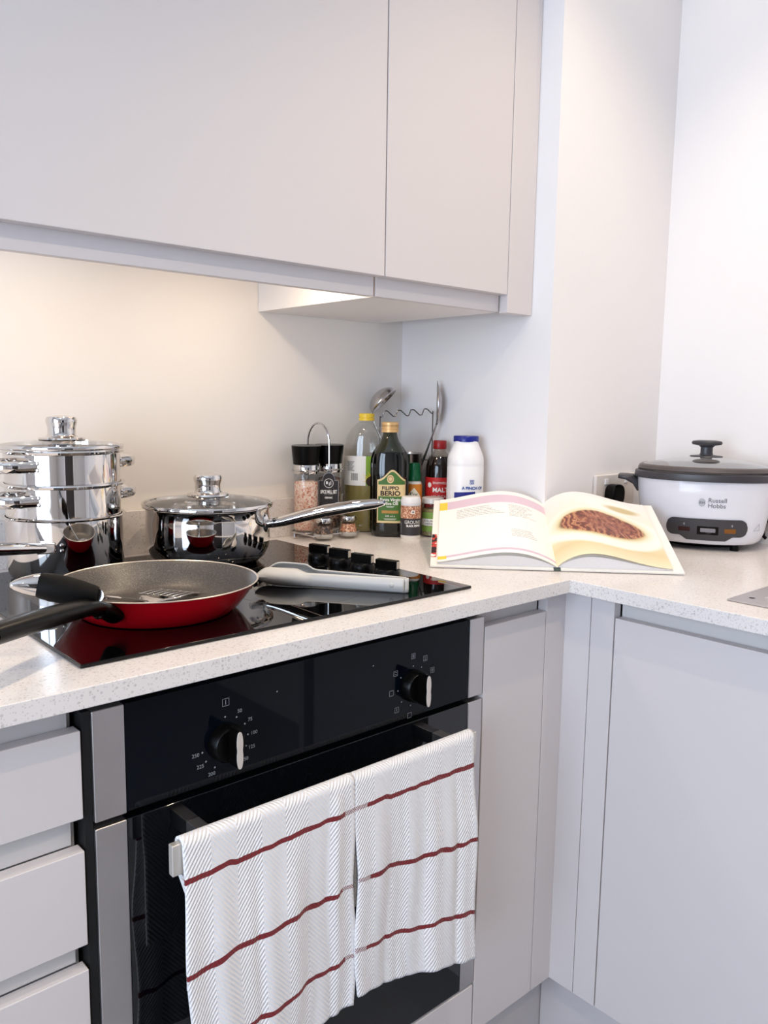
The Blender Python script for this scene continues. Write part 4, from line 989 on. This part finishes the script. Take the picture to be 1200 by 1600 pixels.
# ------------------------------------------------------------------ rice cooker
kx_, ky_ = .490, .036
rc_ = thing('rice_cooker', 'white oval rice cooker with glass lid and grey control panel', 'rice cooker', (kx_, ky_, 0), face(kx_, ky_))
KA, KB = .1345, .100; ks = KB/KA
DG = mat('dark_grey_plastic', rgb(60, 58, 62), .35, noise=.03)
CKW = mat('cooker_white_enamel', rgb(220, 219, 226), .25, coat=.2, noise=.005)
def sup(prof, name, m, parent, sq=2.3, n=88):
    return MB().lathe(prof, n, sx=1, sy=ks, sq=sq).build(name, m, parent)
bprof = [(0, .012), (.096, .012), (.106, .0135), (.1135, .020), (.119, .034), (.1255, .070), (.1305, .110), (.1325, .1340), (.1315, .1352), (0, .1352)]
bprof = [(r*.965, z) for r, z in bprof]
sup(bprof[:-1]+[(.112, .1352), (.108, .128), (.104, .055), (0, .050)], 'body', CKW, rc_)
sup([(.120, .1500), (.1185, .1490), (.1115, .1400), (.1085, .075), (0, .070)], 'inner_bowl', mat('bowl_aluminium', rgb(220, 216, 212), .35, metal=.4, noise=.02), rc_)
sup([(.124, .1345), (.1335, .1350), (.1345, .139), (.1335, .1475), (.128, .1500), (.122, .1500)], 'rim_band', DG, rc_, 2.2)
sup([(.118, .1500), (.1275, .1505), (.1290, .1530), (.1265, .1590), (.1220, .1615), (.117, .1610), (.118, .1500)], 'lid_rim', mat('grey_lid_rim', rgb(98, 90, 88), .3, metal=.4, noise=.03), rc_, 2.1)
gl = []
for i in range(12): a = i/11; gl.append((.1215*(1-a)+.010*a, .1605+.0180*math.sin(a*PI/2)))
MB().lathe(gl, 72, sy=ks).build('lid_glass', thin_glass('lid_glass_smoky', (.96, .955, .95, 1), .15, .02, 2.2), rc_)
kb = MB().lathe([(0, .1755), (.0300, .1755), (.0315, .1775), (.0300, .1795), (.013, .1815), (.0115, .185), (.0115, .196), (.0155, .1995), (.0270, .2015), (.0290, .2050), (.0270, .2085), (.018, .2100), (0, .2102)], 44, sy=.62); kb.build('lid_knob', DG, rc_)
RK = lambda a, off=0, r=.1225: ((r+off)*(abs(math.sin(a))**2.3+abs(math.cos(a))**2.3)**(-1/2.3)*math.sin(a), -(r*ks+off)*(abs(math.sin(a))**2.3+abs(math.cos(a))**2.3)**(-1/2.3)*math.cos(a))
def body_r(z):
    for (r0, z0), (r1, z1) in zip(bprof[1:], bprof[2:]):
        if z0 <= z <= z1 and z1 > z0: return r0+(r1-r0)*(z-z0)/(z1-z0)
    return bprof[-2][0]
def ck(x, z, off):                                  # front face of the cooker: x metres across, z height
    r = body_r(z); a = math.asin(max(-.98, min(.98, x/r))); 
    for _ in range(6):
        xx = RK(a, 0, r)[0]; a += (x-xx)/r*.8
    q = RK(a, off, r); return (q[0], q[1], z)
panel = []
px0, px1, pz0, pz1 = -.063, .080, .0215, .0640
def pan_low(u):                                     # stepped lower edge
    x = px0+(px1-px0)*u; q = .0085
    return pz0+q*(1-min(1, max(0, (x-px0-.025)/.012)) if x < .01 else min(1, max(0, (x-(px1-.037))/.012)))
def pan_fn(off, inset):
    def fn(u, v):
        x = px0+inset+(px1-px0-2*inset)*u; lo = pan_low(u)+inset; hi = pz1-inset
        e = min(u, 1-u)*(px1-px0); rr = .014
        if e < rr: k = rr-math.sqrt(max(0, rr*rr-(rr-e)**2)); hi -= k; lo += k*.95
        return ck(x, lo+(hi-lo)*v, off)
    return fn
pn = MB().grid(pan_fn(.0022, 0), 60, 8).build('control_panel', DG, rc_, smooth=60, fix=False)
b = MB()
def slab(name, m, x0, x1, z0, z1, off0, off1, par, bevel=.001):
    b = MB(); n = 6
    for off in (off0, off1):
        for (x, z) in ((x0, z0), (x1, z0), (x1, z1), (x0, z1)): b.v.append(ck(x, z, off))
    b.f = [(0, 1, 2, 3), (7, 6, 5, 4), (0, 4, 5, 1), (1, 5, 6, 2), (2, 6, 7, 3), (3, 7, 4, 0)]
    return b.build(name, m, par, bevel=bevel)
slab('switch_well', BLACK, -.008, .030, .0330, .0500, .001, .0030, pn)
slab('switch_lever', mat('mid_grey_plastic', rgb(128, 126, 132), .35, noise=.03), -.002, .024, .0385, .0460, .001, .0062, pn)
slab('indicator_window', mat('dark_red_lens', rgb(44, 6, 9), .2, noise=.05), -.041, -.0205, .0385, .0470, .001, .0028, pn, .0004)
slab('indicator_window', mat('amber_lens', rgb(128, 76, 14), .2, noise=.08), .0400, .0600, .0375, .0460, .001, .0028, pn, .0004)
for x in (-.031, .053): slab('indicator_mark', PRINTG, x-.001, x+.001, .0505, .0545, .0024, .0027, pn, 0)
GPR = mat('grey_logo_print', rgb(84, 86, 92), .5, noise=.02)
text('Russell', .0120, lambda a, b_: ck(.0085+a, .0965+b_, .0008), GPR, rc_, 'LEFT'); text('Hobbs', .0120, lambda a, b_: ck(.0085+a, .0860+b_, .0008), GPR, rc_, 'LEFT')
b = MB(); n_ = 26
for k in range(n_): a = 2*PI*k/n_; b.v.append(ck(-.0020+.0065*math.cos(a), .0955+.0080*math.sin(a), .0006))
b.f.append(tuple(range(n_))); lo_ = b.build('logo_disc', mat('logo_pale_grey', rgb(176, 178, 186), .5, noise=.02), rc_, smooth=0, fix=False)
text('RH', .0070, lambda a, b_: ck(-.0020+a, .0930+b_, .0011), GPR, lo_)
b = MB()
tri = [(.092, .0420), (.103, .0425), (.1015, .0560)]
for i in range(3):
    (x0, z0), (x1, z1) = tri[i], tri[(i+1) % 3]; dx, dz = x1-x0, z1-z0; l_ = math.hypot(dx, dz); nx, nz = -dz/l_*.0005, dx/l_*.0005
    b.add([ck(x0, z0, .0008), ck(x1, z1, .0008), ck(x1+nx, z1+nz, .0008), ck(x0+nx, z0+nz, .0008)], [(0, 1, 2, 3)])
b.build('warning_triangle', PRINTG, rc_, smooth=0, fix=False)
for s in (-1, 1):
    pts = [(s*.122, 0, .113), (s*.128, 0, .117), (s*.136, 0, .127), (s*.150, 0, .1315), (s*.165, 0, .1325)]
    b = MB(); w0 = [.018, .019, .026, .032, .026]; th = [.010, .014, .010, .006, .005]
    hb_ = MB()
    for (X, Y, Z), w_, t_ in zip(pts, w0, th):
        for k in range(16):
            a = 2*PI*k/16; hb_.v.append((X, math.copysign(abs(math.cos(a))**.6, math.cos(a))*w_, Z+math.copysign(abs(math.sin(a))**.7, math.sin(a))*t_))
    for k in range(4):
        for i in range(16): j = (i+1) % 16; hb_.f.append((k*16+i, k*16+j, (k+1)*16+j, (k+1)*16+i))
    hb_.f += [tuple(range(16)), tuple(range(79, 63, -1))]
    hb_.build('side_handle', DG, rc_, smooth=50)
for sx_ in (-1, 1):
    for sy_ in (-1, 1): MB().lathe([(0, 0), (.008, 0), (.0085, .0015), (.0085, .013), (0, .013)], 16).build('foot', BLACK, rc_, loc=(sx_*.062, sy_*.048, 0))
MB().lathe([(0, .004), (.066, .004), (.068, .007), (.085, .0125), (0, .0125)], 40, sy=ks).build('underside', BLACK, rc_)

# sockets and plugs behind the cooker
def socket(name, label, loc, rz, plugs):
    t = thing(name, label, 'socket', loc, rz)
    MB().box(-.073, .073, -.009, -.0005, -.043, .043).build('face_plate', mat('cream_socket_plastic', rgb(226, 217, 212), .4, noise=.01), t, bevel=.003)
    for x in (-.037, .037): MB().box(x-.006, x+.006, -.0115, -.009, .022, .034).build('rocker_switch', WHITEPL, t, bevel=.001)
    return t
def plug(label, loc, rz, axis='y'):
    t = thing('power_plug', label, 'plug', loc, rz)
    pts = [(.0215*math.copysign(abs(math.cos(a))**.75, math.cos(a)), .022*math.copysign(abs(math.sin(a))**.75, math.sin(a))) for a in [2*PI*k/28 for k in range(28)]]
    MB().plate(pts, -.036, -.0120).build('plug_body', BLACK, t, bevel=.004, seg=3)
    MB().tube([(0, -.024, -.020), (0, -.028, -.034), (.004, -.030, -.048), (.010, -.030, -.0525)], [.006, .005, .0035, .0033], 10).build('cord', BLACK, t)
    return t
q = px(960, 773, .055); 
socket('wall_socket', 'white socket low on the pier, behind the cookbook', (.440, YB, .090), 0, 1)
plug('black plug in the pier socket, just left of the rice cooker', (.4130, YB-.0005, .0920), 0)
socket('wall_socket', 'white socket low on the right wall, behind the rice cooker', (XR2, -.080, .068), -PI/2, 1)
plug('black plug in the right wall socket, at the photo edge', (XR2-.0005, -.046, .068), -PI/2)

# ------------------------------------------------------------------ drainer
dn = thing('sink_drainer', 'brushed steel sink drainer edge at the right of the worktop', 'sink', (.063, -.225, 0), 0)
DW, DL = .46, .52
b = MB().prism([(0, 0), (0, -DL), (DW, -DL), (DW, 0)][::-1], .0003, .0028)
b.build('drainer_plate', BRUSH, dn, bevel=.0012)
for k in range(8):
    xx = .050+k*.045
    MB().tube([(xx, -.035, .0028), (xx, -DL+.03, .0028)], .0055, 10, flat=.42, up=(0, 0, 1)).build('drainer_rib', BRUSH, dn)
MB().lathe([(0, .0031), (.0042, .0031), (.0045, .0029)], 16).build('fixing_hole', BLACK, dn, loc=(.034, -.0215, 0))
